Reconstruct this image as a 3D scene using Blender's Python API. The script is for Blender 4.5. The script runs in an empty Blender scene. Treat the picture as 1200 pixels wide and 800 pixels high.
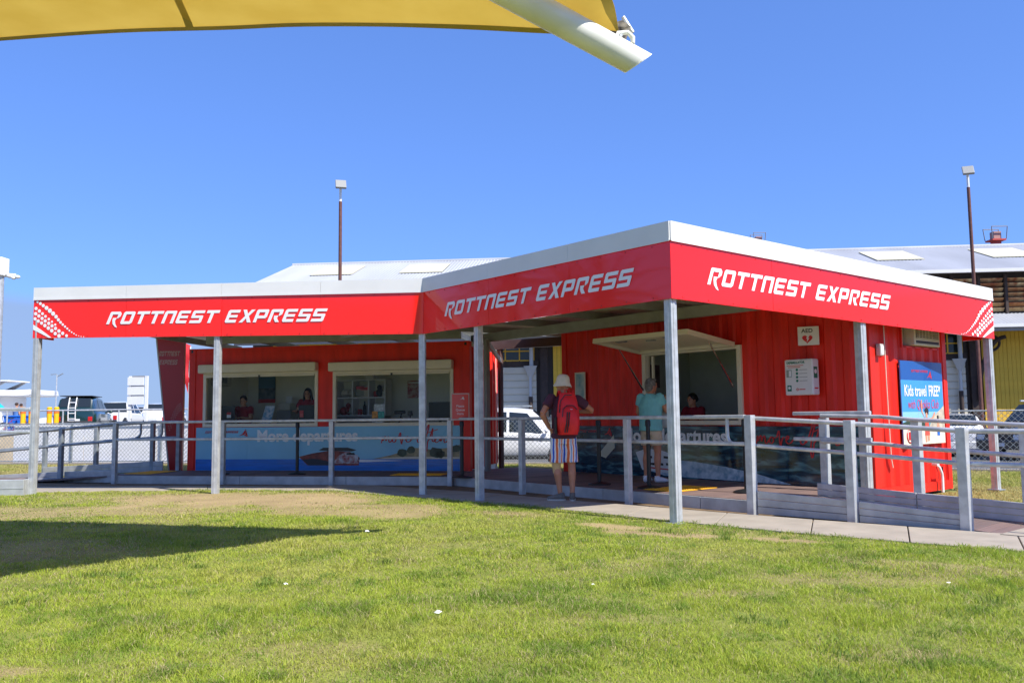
import bpy, bmesh, math, random
import numpy as np
from mathutils import Vector, Matrix
random.seed(7); rng = np.random.default_rng(7)
S = bpy.context.scene
COL = S.collection
R = math.radians
PI = math.pi

# ------------------------------------------------------------------ camera, sky, sun, exposure
cam_d = bpy.data.cameras.new('camera'); cam = bpy.data.objects.new('camera', cam_d); COL.objects.link(cam)
cam_d.sensor_width = 36.0; cam_d.lens = 995 / 1200 * 36; cam_d.clip_end = 6000; cam_d.clip_start = 0.05
_p, _a = R(5.0), 0.0117
r0 = Vector((1, 0, 0)); u0 = Vector((0, -math.sin(_p), math.cos(_p))); fw = Vector((0, math.cos(_p), math.sin(_p)))
rt = r0 * math.cos(_a) - u0 * math.sin(_a); up = u0 * math.cos(_a) + r0 * math.sin(_a)
mw = Matrix((rt, up, -fw)).transposed().to_4x4(); mw.translation = Vector((0, 0, 1.25))
cam.matrix_world = mw
S.camera = cam

SUN_AZ, SUN_EL = 132.5, 50.0          # azimuth clockwise from +Y
W = bpy.data.worlds.new('World'); S.world = W; W.use_nodes = True
wn = W.node_tree.nodes; wl = W.node_tree.links
wn.clear()
w_out = wn.new('ShaderNodeOutputWorld'); w_bg = wn.new('ShaderNodeBackground'); sky = wn.new('ShaderNodeTexSky')
sky.sky_type = 'NISHITA'; sky.sun_disc = False
sky.sun_elevation = R(SUN_EL); sky.sun_rotation = R(SUN_AZ)
sky.altitude = 0; sky.air_density = 1.0; sky.dust_density = 0.25; sky.ozone_density = 5.0
w_bg.inputs['Strength'].default_value = 0.14
# a low bank of blue-grey cloud lies along the whole horizon
tc = wn.new('ShaderNodeTexCoord'); sep = wn.new('ShaderNodeSeparateXYZ'); wl.new(tc.outputs['Generated'], sep.inputs[0])
nz = wn.new('ShaderNodeTexNoise'); nz.inputs['Scale'].default_value = 3.0; nz.inputs['Detail'].default_value = 4
wl.new(tc.outputs['Generated'], nz.inputs['Vector'])
ad = wn.new('ShaderNodeMath'); ad.operation = 'MULTIPLY_ADD'; ad.inputs[1].default_value = 0.05
wl.new(nz.outputs['Fac'], ad.inputs[0]); wl.new(sep.outputs['Z'], ad.inputs[2])
mr = wn.new('ShaderNodeMapRange'); mr.inputs['From Min'].default_value = 0.145; mr.inputs['From Max'].default_value = 0.165
mr.inputs['To Min'].default_value = 0.8; mr.inputs['To Max'].default_value = 0.0; mr.interpolation_type = 'SMOOTHSTEP'
wl.new(ad.outputs[0], mr.inputs['Value'])
# deep clear-air blue: flatten the bright horizon of the physical sky and shift it towards blue
gm = wn.new('ShaderNodeGamma'); gm.inputs['Gamma'].default_value = 0.60; wl.new(sky.outputs[0], gm.inputs['Color'])
hs = wn.new('ShaderNodeMix'); hs.data_type = 'RGBA'; hs.blend_type = 'MULTIPLY'; hs.inputs['Factor'].default_value = 1.0
wl.new(gm.outputs[0], hs.inputs['A']); hs.inputs['B'].default_value = (0.395, 0.605, 1.12, 1)
mx = wn.new('ShaderNodeMix'); mx.data_type = 'RGBA'
wl.new(mr.outputs[0], mx.inputs['Factor']); wl.new(hs.outputs['Result'], mx.inputs['A']); mx.inputs['B'].default_value = (0.98, 1.36, 2.12, 1)
wl.new(mx.outputs['Result'], w_bg.inputs['Color']); wl.new(w_bg.outputs[0], w_out.inputs['Surface'])

sun_d = bpy.data.lights.new('sun', 'SUN'); sun = bpy.data.objects.new('sun', sun_d); COL.objects.link(sun)
sun_d.energy = 2.8; sun_d.angle = R(0.5); sun_d.color = (1.0, 0.955, 0.88)
sdir = Vector((math.sin(R(SUN_AZ)) * math.cos(R(SUN_EL)), math.cos(R(SUN_AZ)) * math.cos(R(SUN_EL)), math.sin(R(SUN_EL))))
sun.rotation_euler = sdir.to_track_quat('Z', 'Y').to_euler(); sun.location = (10, -10, 20)
S.view_settings.view_transform = 'Standard'; S.view_settings.look = 'None'
S.view_settings.exposure = 1.36; S.view_settings.gamma = 1.0; S.view_settings.use_curve_mapping = False

# ------------------------------------------------------------------ helpers
def c(r, g, b):
    f = lambda v: (v / 255 / 12.92) if v / 255 <= 0.04045 else ((v / 255 + 0.055) / 1.055) ** 2.4
    return (f(r), f(g), f(b), 1)
_m = {}
def mat(name, col, rough=0.6, metal=0.0, var=0.0, vscale=4.0, bump=0.0, bscale=60.0, spec=0.5, coat=0.0, emit=None, col2=None, stretch=None, detail=4):
    if name in _m: return _m[name]
    m = bpy.data.materials.new(name); m.use_nodes = True; _m[name] = m
    n = m.node_tree.nodes; l = m.node_tree.links; b = n['Principled BSDF']
    b.inputs['Base Color'].default_value = col; b.inputs['Roughness'].default_value = rough; b.inputs['Metallic'].default_value = metal
    b.inputs['Specular IOR Level'].default_value = spec; b.inputs['Coat Weight'].default_value = coat
    b.inputs['Coat Roughness'].default_value = 0.04
    if emit: b.inputs['Emission Color'].default_value = emit[0]; b.inputs['Emission Strength'].default_value = emit[1]
    t = n.new('ShaderNodeTexCoord'); vec = t.outputs['Object']
    if stretch:
        mp = n.new('ShaderNodeMapping'); mp.inputs['Scale'].default_value = stretch; l.new(vec, mp.inputs['Vector']); vec = mp.outputs[0]
    if var or col2:
        z = n.new('ShaderNodeTexNoise'); z.inputs['Scale'].default_value = vscale; z.inputs['Detail'].default_value = detail
        l.new(vec, z.inputs['Vector'])
        k = n.new('ShaderNodeMix'); k.data_type = 'RGBA'
        c2 = col2 or tuple(min(1, v * (1 - var)) for v in col[:3]) + (1,)
        c1 = col if col2 else tuple(min(1, v * (1 + var)) for v in col[:3]) + (1,)
        k.inputs['A'].default_value = c1; k.inputs['B'].default_value = c2
        q = n.new('ShaderNodeMapRange'); q.inputs['From Min'].default_value = .35; q.inputs['From Max'].default_value = .65
        l.new(z.outputs['Fac'], q.inputs['Value']); l.new(q.outputs[0], k.inputs['Factor']); l.new(k.outputs['Result'], b.inputs['Base Color'])
        q2 = n.new('ShaderNodeMapRange'); q2.inputs['To Min'].default_value = max(0, rough - .08); q2.inputs['To Max'].default_value = min(1, rough + .08)
        l.new(z.outputs['Fac'], q2.inputs['Value']); l.new(q2.outputs[0], b.inputs['Roughness'])
    if bump:
        z2 = n.new('ShaderNodeTexNoise'); z2.inputs['Scale'].default_value = bscale; z2.inputs['Detail'].default_value = 3
        l.new(vec, z2.inputs['Vector'])
        bp = n.new('ShaderNodeBump'); bp.inputs['Strength'].default_value = bump; bp.inputs['Distance'].default_value = 0.02
        l.new(z2.outputs['Fac'], bp.inputs['Height']); l.new(bp.outputs[0], b.inputs['Normal'])
    return m

def attr_mat(name, attr, rough=0.7, trans=0.0, spec=0.3):
    m = bpy.data.materials.new(name); m.use_nodes = True; n = m.node_tree.nodes; l = m.node_tree.links; b = n['Principled BSDF']
    a = n.new('ShaderNodeAttribute'); a.attribute_name = attr; l.new(a.outputs['Color'], b.inputs['Base Color'])
    b.inputs['Roughness'].default_value = rough; b.inputs['Specular IOR Level'].default_value = spec
    if trans:
        tr = n.new('ShaderNodeBsdfTranslucent'); l.new(a.outputs['Color'], tr.inputs['Color'])
        ms = n.new('ShaderNodeMixShader'); ms.inputs[0].default_value = trans
        l.new(b.outputs[0], ms.inputs[1]); l.new(tr.outputs[0], ms.inputs[2]); l.new(ms.outputs[0], n['Material Output'].inputs['Surface'])
    return m

def glass_mat(name, tint=(0.8, 0.86, 0.85, 1), ior=1.5):
    if name in _m: return _m[name]
    m = bpy.data.materials.new(name); m.use_nodes = True; _m[name] = m; n = m.node_tree.nodes; l = m.node_tree.links
    n.remove(n['Principled BSDF']); tr = n.new('ShaderNodeBsdfTransparent'); tr.inputs[0].default_value = tint
    gl = n.new('ShaderNodeBsdfGlossy'); gl.inputs['Roughness'].default_value = 0.02
    fr = n.new('ShaderNodeFresnel'); fr.inputs[0].default_value = ior
    ms = n.new('ShaderNodeMixShader'); l.new(fr.outputs[0], ms.inputs[0]); l.new(tr.outputs[0], ms.inputs[1]); l.new(gl.outputs[0], ms.inputs[2])
    l.new(ms.outputs[0], n['Material Output'].inputs['Surface'])
    return m

class MB:
    def __init__(s): s.v = []; s.f = []
    def add(s, vs, fs):
        o = len(s.v); s.v += [tuple(v) for v in vs]; s.f += [tuple(i + o for i in f) for f in fs]; return s
    def box(s, a, b):
        x0, y0, z0 = a; x1, y1, z1 = b
        return s.add([(x0,y0,z0),(x1,y0,z0),(x1,y1,z0),(x0,y1,z0),(x0,y0,z1),(x1,y0,z1),(x1,y1,z1),(x0,y1,z1)],
                     [(0,3,2,1),(4,5,6,7),(0,1,5,4),(1,2,6,5),(2,3,7,6),(3,0,4,7)])
    def bar(s, p, q, w, h, upv=(0, 0, 1)):      # rectangular bar from p to q
        p, q = Vector(p), Vector(q); d = (q - p).normalized(); u = Vector(upv)
        sd = d.cross(u)
        if sd.length < 1e-4: sd = d.cross(Vector((1, 0, 0)))
        sd.normalize(); u = sd.cross(d).normalized()
        vs = [e + sd * (w / 2 * i) + u * (h / 2 * j) for e in (p, q) for i, j in ((-1,-1),(1,-1),(1,1),(-1,1))]
        return s.add(vs, [(0,1,2,3),(7,6,5,4),(0,4,5,1),(1,5,6,2),(2,6,7,3),(3,7,4,0)])
    def loft(s, rings, cap=True):
        n = len(rings[0]); o = len(s.v)
        for r in rings: s.v += [tuple(p) for p in r]
        for i in range(len(rings) - 1):
            for j in range(n):
                a = o + i*n + j; b = o + i*n + (j+1) % n
                s.f.append((a, b, b + n, a + n))
        if cap:
            s.f.append(tuple(o + j for j in reversed(range(n)))); s.f.append(tuple(o + (len(rings)-1)*n + j for j in range(n)))
        return s
    def tube(s, pts, r, n=8, cap=True):         # tube along points, r number or list, optionally (rx, ry)
        pts = [Vector(p) for p in pts]; rs = r if isinstance(r, (list, tuple)) else [r] * len(pts)
        rings = []; ref = None
        for i, p in enumerate(pts):
            d = ((pts[min(i+1, len(pts)-1)] - pts[max(i-1, 0)])).normalized()
            if ref is None:
                ref = Vector((0, 0, 1)) if abs(d.z) < .9 else Vector((0, 1, 0))
            a = d.cross(ref).normalized(); b = a.cross(d).normalized(); ref = b
            k = rs[i]; ra, rb = k if isinstance(k, tuple) else (k, k)
            rings.append([p + a * (ra * math.cos(2*PI*j/n)) + b * (rb * math.sin(2*PI*j/n)) for j in range(n)])
        return s.loft(rings, cap)
    def ell(s, c0, r, nu=12, nv=8, M=None):
        c0 = Vector(c0); rx, ry, rz = r if isinstance(r, tuple) else (r, r, r); rings = []
        for i in range(nv + 1):
            t = -PI/2 + PI * i / nv
            t = max(-PI/2 + .05, min(PI/2 - .05, t))
            ring = []
            for j in range(nu):
                v = Vector((rx*math.cos(t)*math.cos(2*PI*j/nu), ry*math.cos(t)*math.sin(2*PI*j/nu), rz*math.sin(t)))
                ring.append(c0 + (M @ v if M else v))
            rings.append(ring)
        return s.loft(rings)
    def disc(s, cpt, nrm, r, h, n=16):
        cpt = Vector(cpt); nrm = Vector(nrm).normalized(); return s.tube([cpt, cpt + nrm * h], r, n)
    def torus(s, cpt, nrm, Rr, r, n=24, m=8):
        cpt = Vector(cpt); nrm = Vector(nrm).normalized(); a = nrm.orthogonal().normalized(); b = nrm.cross(a); o = len(s.v)
        for i in range(n):
            t = 2*PI*i/n; e = a*math.cos(t) + b*math.sin(t)
            for j in range(m):
                q = 2*PI*j/m; s.v.append(tuple(cpt + e*(Rr + r*math.cos(q)) + nrm*(r*math.sin(q))))
        for i in range(n):
            for j in range(m):
                s.f.append((o+i*m+j, o+((i+1) % n)*m+j, o+((i+1) % n)*m+(j+1) % m, o+i*m+(j+1) % m))
        return s
    def poly(s, pts): return s.add(pts, [tuple(range(len(pts)))])
    def prism(s, pts, d):                       # planar polygon swept by vector d
        n = len(pts); d = Vector(d); P = [Vector(p) for p in pts]
        return s.add(P + [p + d for p in P], [tuple(reversed(range(n))), tuple(range(n, 2*n))] + [(i, (i+1) % n, (i+1) % n + n, i + n) for i in range(n)])
    def mesh(s, name):
        me = bpy.data.meshes.new(name); me.from_pydata([tuple(v) for v in s.v], [], s.f); me.update(); return me
    def build(s, name, m, parent=None, smooth=False, bevel=0, weld=False, recalc=True):
        me = s.mesh(name)
        if recalc or weld:
            bm = bmesh.new(); bm.from_mesh(me)
            if weld: bmesh.ops.remove_doubles(bm, verts=bm.verts, dist=1e-4)
            if recalc: bmesh.ops.recalc_face_normals(bm, faces=bm.faces)
            bm.to_mesh(me); bm.free()
        o = bpy.data.objects.new(name, me); COL.objects.link(o)
        if m: me.materials.append(m)
        if smooth:
            me.polygons.foreach_set('use_smooth', [True] * len(me.polygons))
            me.set_sharp_from_angle(angle=R(40))
        if bevel:
            b = o.modifiers.new('bevel', 'BEVEL'); b.width = bevel; b.segments = 2; b.limit_method = 'ANGLE'; b.angle_limit = R(40)
        if parent: o.parent = parent
        return o

def tag(o, label=None, cat=None, group=None, kind=None):
    if label: o['label'] = label
    if cat: o['category'] = cat
    if group: o['group'] = group
    if kind: o['kind'] = kind
    return o
def thing(name, label, cat, loc=(0, 0, 0), rz=0.0, group=None):
    o = bpy.data.objects.new(name, None); COL.objects.link(o); o.location = loc; o.rotation_euler = (0, 0, rz)
    o.empty_display_size = .2
    return tag(o, label, cat, group)
def copy_tree(o, parent=None):
    n = o.copy(); COL.objects.link(n); n.parent = parent
    for ch in o.children: copy_tree(ch, n)
    return n
def share(me, name, parent, loc=(0,0,0), rot=(0,0,0), scale=None):
    o = bpy.data.objects.new(name, me); COL.objects.link(o); o.parent = parent; o.location = loc; o.rotation_euler = rot
    if scale: o.scale = scale
    return o
def ico_text(body, size, x, z, y, m, name, parent, align='LEFT', bold=0.0, shear=0.0, sx=1.0, frame=None):
    """flat lettering on a wall: local x to the right, z up, facing -y"""
    cu = bpy.data.curves.new(name, 'FONT'); cu.body = body; cu.size = size; cu.align_x = align; cu.offset = bold; cu.shear = shear
    cu.resolution_u = 3
    t = bpy.data.objects.new('tmp', cu); COL.objects.link(t)
    bpy.context.view_layer.update()
    me = bpy.data.meshes.new_from_object(t.evaluated_get(bpy.context.evaluated_depsgraph_get()))
    bpy.data.objects.remove(t)
    for v in me.vertices:
        px, pz = v.co.x * sx + x, v.co.y + z
        v.co = frame(px, pz, y) if frame else (px, y, pz)
    me.materials.clear(); me.materials.append(m)
    o = bpy.data.objects.new(name, me); COL.objects.link(o); o.parent = parent
    return o

# ------------------------------------------------------------------ materials
galv = mat('galvanised steel', (.53, .545, .55, 1), .5, .45, var=.16, vscale=9, bump=.03, bscale=40)
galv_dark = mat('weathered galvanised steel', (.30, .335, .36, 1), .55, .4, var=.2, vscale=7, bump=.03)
red_panel = mat('red gloss panel', c(252, 30, 4), .3, spec=.25, coat=.75, bump=.012, bscale=1.1)
red_panel.node_tree.nodes['Principled BSDF'].inputs['Coat IOR'].default_value = 1.55
white_trim = mat('off white flashing', (.74, .735, .71, 1), .4, var=.03, vscale=2)
white_vinyl = mat('white vinyl', (.82, .82, .83, 1), .35)
red_cont = mat('red container paint', c(230, 36, 14), .5, var=.15, vscale=5.0, bump=.06, bscale=6, stretch=(1, 1, .22), detail=8)
red_dark = mat('dark red paint', c(120, 26, 30), .4, var=.06)
cream = mat('cream powdercoat', c(226, 218, 196), .45, var=.03)
black = mat('black plastic', (.014, .015, .017, 1), .4)
dkgrey = mat('charcoal plastic', (.035, .038, .042, 1), .5)
white = mat('white paint', (.78, .78, .77, 1), .4, var=.03)
grey = mat('mid grey paint', (.28, .28, .28, 1), .5, var=.05)
yellow = mat('yellow paint', c(244, 186, 20), .45, var=.06)
chrome = mat('chrome', (.7, .7, .72, 1), .15, 1.0)
skin = mat('skin', c(205, 150, 120), .5, var=.06, vscale=12)
skin_tan = mat('tanned skin', c(190, 128, 96), .5, var=.08, vscale=12)
concrete = mat('concrete', c(158, 148, 132), .85, var=.10, vscale=3.0, bump=.15, bscale=120)
rust = mat('rusted brown steel', c(104, 66, 56), .7, var=.15, vscale=8)

# ------------------------------------------------------------------ ground
def ss(e0, e1, x):
    t = np.clip((x - e0) / (e1 - e0), 0, 1); return t * t * (3 - 2 * t)
def vnoise(x, y, sc, seed=0):
    r = np.random.default_rng(seed); N = 256; g = r.random((N, N))
    u = x * sc + 500.3; v = y * sc + 500.7
    i = np.floor(u).astype(int); j = np.floor(v).astype(int); fu = u - i; fv = v - j
    fu = fu * fu * (3 - 2 * fu); fv = fv * fv * (3 - 2 * fv)
    a = g[i % N, j % N]; b = g[(i + 1) % N, j % N]; d = g[i % N, (j + 1) % N]; e = g[(i + 1) % N, (j + 1) % N]
    return (a * (1 - fu) + b * fu) * (1 - fv) + (d * (1 - fu) + e * fu) * fv
def fbm(x, y, sc, seed=0):
    return .5 * vnoise(x, y, sc, seed) + .3 * vnoise(x, y, sc * 2.1, seed + 1) + .2 * vnoise(x, y, sc * 4.7, seed + 2)
# concrete path: near and far edges as polylines
PATH_N = [(-30, 14.95), (-8.9, 14.95), (-5.35, 15.0), (-3.0, 14.55), (-.63, 12.47), (.48, 11.46), (2.64, 9.05), (4.46, 7.55), (7.4, 5.1)]
PATH_F = [(-30, 16.15), (-8.9, 16.15), (-5.69, 15.95), (-2.6, 15.62), (-.2, 13.62), (.98, 12.30), (3.05, 10.24), (4.98, 8.55), (8.2, 5.9)]
def edge_y(pl, x):
    return np.interp(x, [p[0] for p in pl], [p[1] for p in pl])
def lawn_h(x, y):
    d = edge_y(PATH_N, x) - y
    return .05 * ss(.0, 1.2, d) * (vnoise(x, y, .35, 5) - .2) + .018 * (fbm(x, y, 1.5, 9) - .5) * ss(0, .4, d) + .012
def dryness(x, y):
    n = fbm(x, y, .8, 21)
    d = ss(.52, .80, fbm(x, y, .6, 31)) * .35
    def ell(cx, cy, rx, ry, k, rot=0.0):
        ca, sa = math.cos(rot), math.sin(rot); u = (x - cx) * ca + (y - cy) * sa; v = -(x - cx) * sa + (y - cy) * ca
        q = np.sqrt((u / rx) ** 2 + (v / ry) ** 2) + (n - .5) * 1.1
        return k * (1 - ss(.55, 1.15, q))
    for a in ((-4.4, 13.1, 3.0, 1.35, 1.0, -.08), (-6.4, 11.6, 3.0, 1.0, .75), (-2.0, 11.5, 2.0, .8, .8, -.3), (-.2, 10.9, .9, .35, .8, -.6), (1.6, 8.9, .7, .22, .95, -.5), (2.6, 8.35, .6, .2, .95, -.6),
              (1.2, 9.5, .5, .16, .9, -.6), (2.5, 6.4, 1.0, .35, .4), (3.2, 6.9, .8, .25, .5, -.5), (-2.6, 4.2, .35, .12, .7), (-1.1, 4.6, .5, .15, .35), (1.9, 4.4, .6, .2, .4),
              (-4.6, 8.2, 1.5, .9, .55), (.6, 5.2, .5, .15, .3), (1.4, 5.9, .5, .15, .4)):
        d = np.maximum(d, ell(*a))
    return np.clip(d, 0, 1)
def grid_mesh(name, xs, ys, hf, inside=None):
    X, Y = np.meshgrid(xs, ys); Z = hf(X, Y); nx, ny = len(xs), len(ys)
    V = np.stack([X, Y, Z], -1).reshape(-1, 3)
    idx = np.arange(nx * ny).reshape(ny, nx)
    F = np.stack([idx[:-1, :-1], idx[:-1, 1:], idx[1:, 1:], idx[1:, :-1]], -1).reshape(-1, 4)
    if inside is not None:
        cx = V[F, 0].mean(1); cy = V[F, 1].mean(1); F = F[inside(cx, cy)]
    me = bpy.data.meshes.new(name); me.from_pydata(V.tolist(), [], F.tolist()); me.update()
    return me, V
# lawn surface follows the path edge (v runs from behind the camera to the edge)
xs = np.concatenate([np.linspace(-40, -10, 16), np.linspace(-9.8, 7.2, 150)])
vs_ = np.concatenate([np.linspace(0, .62, 24), np.linspace(.63, 1, 120)])
X, T = np.meshgrid(xs, vs_); Yl = -20 + (edge_y(PATH_N, X) + 20) * T
V = np.stack([X, Yl, lawn_h(X, Yl)], -1).reshape(-1, 3); nx, ny = len(xs), len(vs_)
idx = np.arange(nx * ny).reshape(ny, nx); F = np.stack([idx[:-1, :-1], idx[:-1, 1:], idx[1:, 1:], idx[1:, :-1]], -1).reshape(-1, 4)
me = bpy.data.meshes.new('lawn'); me.from_pydata(V.tolist(), [], F.tolist()); me.update()
D = dryness(V[:, 0], V[:, 1]); N2 = fbm(V[:, 0], V[:, 1], 3.0, 77)
ca = np.array([.20, .22, .05]); cb = np.array([.36, .27, .14]); cc = ca + (cb - ca) * D[:, None]; cc = cc * (.75 + .5 * N2[:, None])
at = me.color_attributes.new('col', 'FLOAT_COLOR', 'POINT'); at.data.foreach_set('color', np.concatenate([cc, np.ones((len(cc), 1))], 1).ravel())
ml = attr_mat('lawn soil', 'col', .95, spec=.1)
nt = ml.node_tree; zz = nt.nodes.new('ShaderNodeTexNoise'); zz.inputs['Scale'].default_value = 45; bp = nt.nodes.new('ShaderNodeBump'); bp.inputs['Strength'].default_value = .6; bp.inputs['Distance'].default_value = .03
tcn = nt.nodes.new('ShaderNodeTexCoord'); nt.links.new(tcn.outputs['Object'], zz.inputs['Vector']); nt.links.new(zz.outputs['Fac'], bp.inputs['Height']); nt.links.new(bp.outputs[0], nt.nodes['Principled BSDF'].inputs['Normal'])
me.materials.append(ml); me.polygons.foreach_set('use_smooth', [True] * len(me.polygons))
lawn = bpy.data.objects.new('lawn', me); COL.objects.link(lawn); tag(lawn, 'sunlit green lawn with dry brown patches in the foreground', 'lawn', kind='structure')

# blades of grass
def blades(name, P, hgt, wid, colr, lean, label, parent=None, bend=1.0):
    n = len(P); th = rng.random(n) * 2 * PI; ln = lean * (.4 + rng.random(n)); la = rng.random(n) * 2 * PI
    side = np.stack([np.cos(th), np.sin(th), np.zeros(n)], 1) * (wid[:, None] / 2)
    ld = np.stack([np.cos(la), np.sin(la), np.zeros(n)], 1)
    mid = P + ld * (ln * hgt * .35)[:, None] + np.array([0, 0, 1.]) * (hgt * .6)[:, None]
    tip = P + ld * (ln * hgt * 1.0 * bend)[:, None] + np.array([0, 0, 1.]) * (hgt * (1 - .25 * ln))[:, None]
    V = np.stack([P - side, P + side, mid + side * .75, mid - side * .75, tip], 1).reshape(-1, 3)
    o = np.arange(n)[:, None] * 5
    loops = np.concatenate([o + np.array([0, 1, 2, 3]), o + np.array([3, 2, 4])], 1).ravel().astype(np.int32)
    me = bpy.data.meshes.new(name); me.vertices.add(n * 5); me.vertices.foreach_set('co', V.ravel())
    me.loops.add(n * 7); me.loops.foreach_set('vertex_index', loops)
    me.polygons.add(n * 2); st = (np.arange(n)[:, None] * 7 + np.array([0, 4])).ravel().astype(np.int32)
    me.polygons.foreach_set('loop_start', st); me.polygons.foreach_set('loop_total', np.tile([4, 3], n).astype(np.int32))
    me.update(calc_edges=True)
    cv = np.repeat(colr, 5, 0); cv = np.concatenate([cv, np.ones((len(cv), 1))], 1)
    a = me.color_attributes.new('col', 'FLOAT_COLOR', 'POINT'); a.data.foreach_set('color', cv.ravel())
    me.materials.append(grass_m); ob = bpy.data.objects.new(name, me); COL.objects.link(ob)
    return tag(ob, label, 'grass', kind='stuff')
grass_m = attr_mat('grass blade', 'col', .6, trans=.45, spec=.2)
def grass_field(ncand):
    y = 3.2 + 12.2 * rng.random(ncand) ** 1.35
    x = (rng.random(ncand) * 2 - 1) * (.68 * y + .4)
    d = edge_y(PATH_N, x) - y; k = d > -.03 + .04 * rng.random(ncand)
    x, y, d = x[k], y[k], d[k]
    dr = dryness(x, y); cl = fbm(x, y, 2.6, 41); fine = vnoise(x, y, 9, 43)
    keep = rng.random(len(x)) < np.clip(1.12 - 1.0 * dr, .05, 1) * (.35 + .65 * ss(.25, .5, .6 * cl + .4 * fine))
    x, y, dr, cl, fine = x[keep], y[keep], dr[keep], cl[keep], fine[keep]
    n = len(x); z = lawn_h(x, y) - .006
    tuft = ss(.58, .75, fbm(x, y, 1.6, 51)) 
    h = (.016 + .022 * rng.random(n) + .024 * ss(.45, .75, cl)) * (1 - .45 * dr) * (1 + .9 * tuft * rng.random(n))
    w = .0034 + .0026 * rng.random(n)
    w *= np.clip(y / 6.5, .8, 1.8)
    g1 = np.array([.30, .42, .04]); g2 = np.array([.52, .56, .085]); g3 = np.array([.12, .25, .03]); st = np.array([.56, .48, .25])
    t = rng.random(n)[:, None]
    col = g1 * (1 - t) + g2 * t
    dk = np.maximum(ss(.5, .85, fbm(x, y, 1.1, 61)) * .75, ss(.60, .78, vnoise(x, y, 5.5, 67)) * .6)[:, None]; col = col * (1 - dk) + g3 * dk
    lt = (ss(.5, .75, fbm(x, y, .7, 63)) * .6)[:, None]; col = col * (1 - lt) + np.array([.55, .54, .13]) * lt
    isst = rng.random(n) < (.10 + .14 * ss(.45, .7, fbm(x, y, 2.2, 71)) + .5 * dr)
    col[isst] = st * (.6 + .6 * rng.random((isst.sum(), 1)))
    return np.stack([x, y, z], 1), h, w, col
P, h, w, colr = grass_field(720000)
blades('grass', P, h, w, colr, .9, 'short green and straw coloured grass blades covering the lawn')
# longer tufts and weeds along edges
def tufts(spots, label, per=60, hmax=.13, sp=.06):
    Ps, hs_, ws, cs = [], [], [], []
    for (x, y) in spots:
        k = per; s_ = sp * (.5 + random.random())
        px = x + rng.normal(0, s_, k); py = y + rng.normal(0, s_, k)
        Ps.append(np.stack([px, py, np.full(k, .012)], 1)); hs_.append(hmax * (.3 + .7 * rng.random(k)) * (.5 + .6 * random.random())); ws.append(.004 + .005 * rng.random(k))
        t = rng.random((k, 1)); cs.append(np.array([.13, .24, .03]) * (1 - t) + np.array([.36, .41, .10]) * t)
    return blades('weed_tufts', np.concatenate(Ps), np.concatenate(hs_), np.concatenate(ws), np.concatenate(cs), .8, label)
spots = [(x, y) for x, y in zip(rng.uniform(-3.5, 4.5, 190), 4.0 + 5.5 * rng.random(190) ** 1.3) if abs(x) < .6 * y and edge_y(PATH_N, x) - y > .2]
tufts(spots, 'taller coarse grass tufts scattered over the lawn', 70, .085, .06)
es = []
for i in range(120):
    x = random.uniform(-6, 6.5); es.append((x, float(edge_y(PATH_N, x)) - random.uniform(-.02, .06)))
tufts(es, 'ragged grass along the near edge of the concrete path', 36, .06, .05)

def verge_grass():
    boxes = ((5.3, 13, 9.3, 18.2, 60000), (-16, -7.4, 19.8, 25.4, 30000), (-1.6, 1.3, 18.4, 22.3, 14000)); Ps = []
    for x0, x1, y0, y1, n in boxes:
        x = rng.uniform(x0, x1, n); y = rng.uniform(y0, y1, n)
        fy = np.interp(x, [-30, -16, 1, 14, 30], [28.6, 25.9, 22.6, 16.2, 9.6]) - .3
        u = (x - 1.0) * .643 - (y - 17.05) * .766; v = (x - 1.0) * .766 + (y - 17.05) * .643    # clear of the awning container
        k = (y < fy) & ~((u > -.1) & (u < 6.55) & (v > -.1) & (v < 2.6)); Ps.append(np.stack([x[k], y[k], np.full(k.sum(), -.03)], 1))
    P = np.concatenate(Ps); n = len(P); t = rng.random((n, 1)); col = np.array([.26, .33, .05]) * (1 - t) + np.array([.5, .47, .15]) * t
    dn_ = ss(.4, .6, fbm(P[:, 0], P[:, 1], .5, 91))[:, None]; col = col * (1 - .6 * dn_) + np.array([.56, .46, .22]) * .6 * dn_
    blades('verge_grass', P, .03 + .03 * rng.random(n), .010 + .006 * rng.random(n), col, .9, 'patchy short grass growing on the verge behind the ramp')
verge_grass()
# concrete path as slabs with open joints
path = thing('path', None, None); path['kind'] = 'structure'
def pl_len(pl):
    a = [0]
    for p, q in zip(pl, pl[1:]): a.append(a[-1] + math.dist(p, q))
    return a
ts = np.linspace(0, len(PATH_N) - 1, 45)
def pl_at(pl, t):
    i = min(int(t), len(pl) - 2); f = t - i; return (pl[i][0]*(1-f) + pl[i+1][0]*f, pl[i][1]*(1-f) + pl[i+1][1]*f)
brk = [0, .5, 1, 1.25, 1.5, 1.75, 2, 2.5, 3, 3.33, 3.66, 4, 4.5, 5, 5.4, 5.8, 6.2, 6.6, 7, 7.5, 8]
for a, b in zip(brk, brk[1:]):
    e = .006
    A, B = pl_at(PATH_N, a), pl_at(PATH_N, b); Cc, Dd = pl_at(PATH_F, b), pl_at(PATH_F, a)
    def sh(p, q, k): 
        d = math.dist(p, q); return (p[0] + (q[0]-p[0])*k/d, p[1] + (q[1]-p[1])*k/d)
    A2, B2, C2, D2 = sh(A, B, e), sh(B, A, e), sh(Cc, Dd, e), sh(Dd, Cc, e)
    dz = random.uniform(-.003, .003)
    MB().prism([(*p, -.08) for p in (A2, B2, C2, D2)], (0, 0, .105 + dz)).build('slab', concrete, path, bevel=.006)

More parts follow.
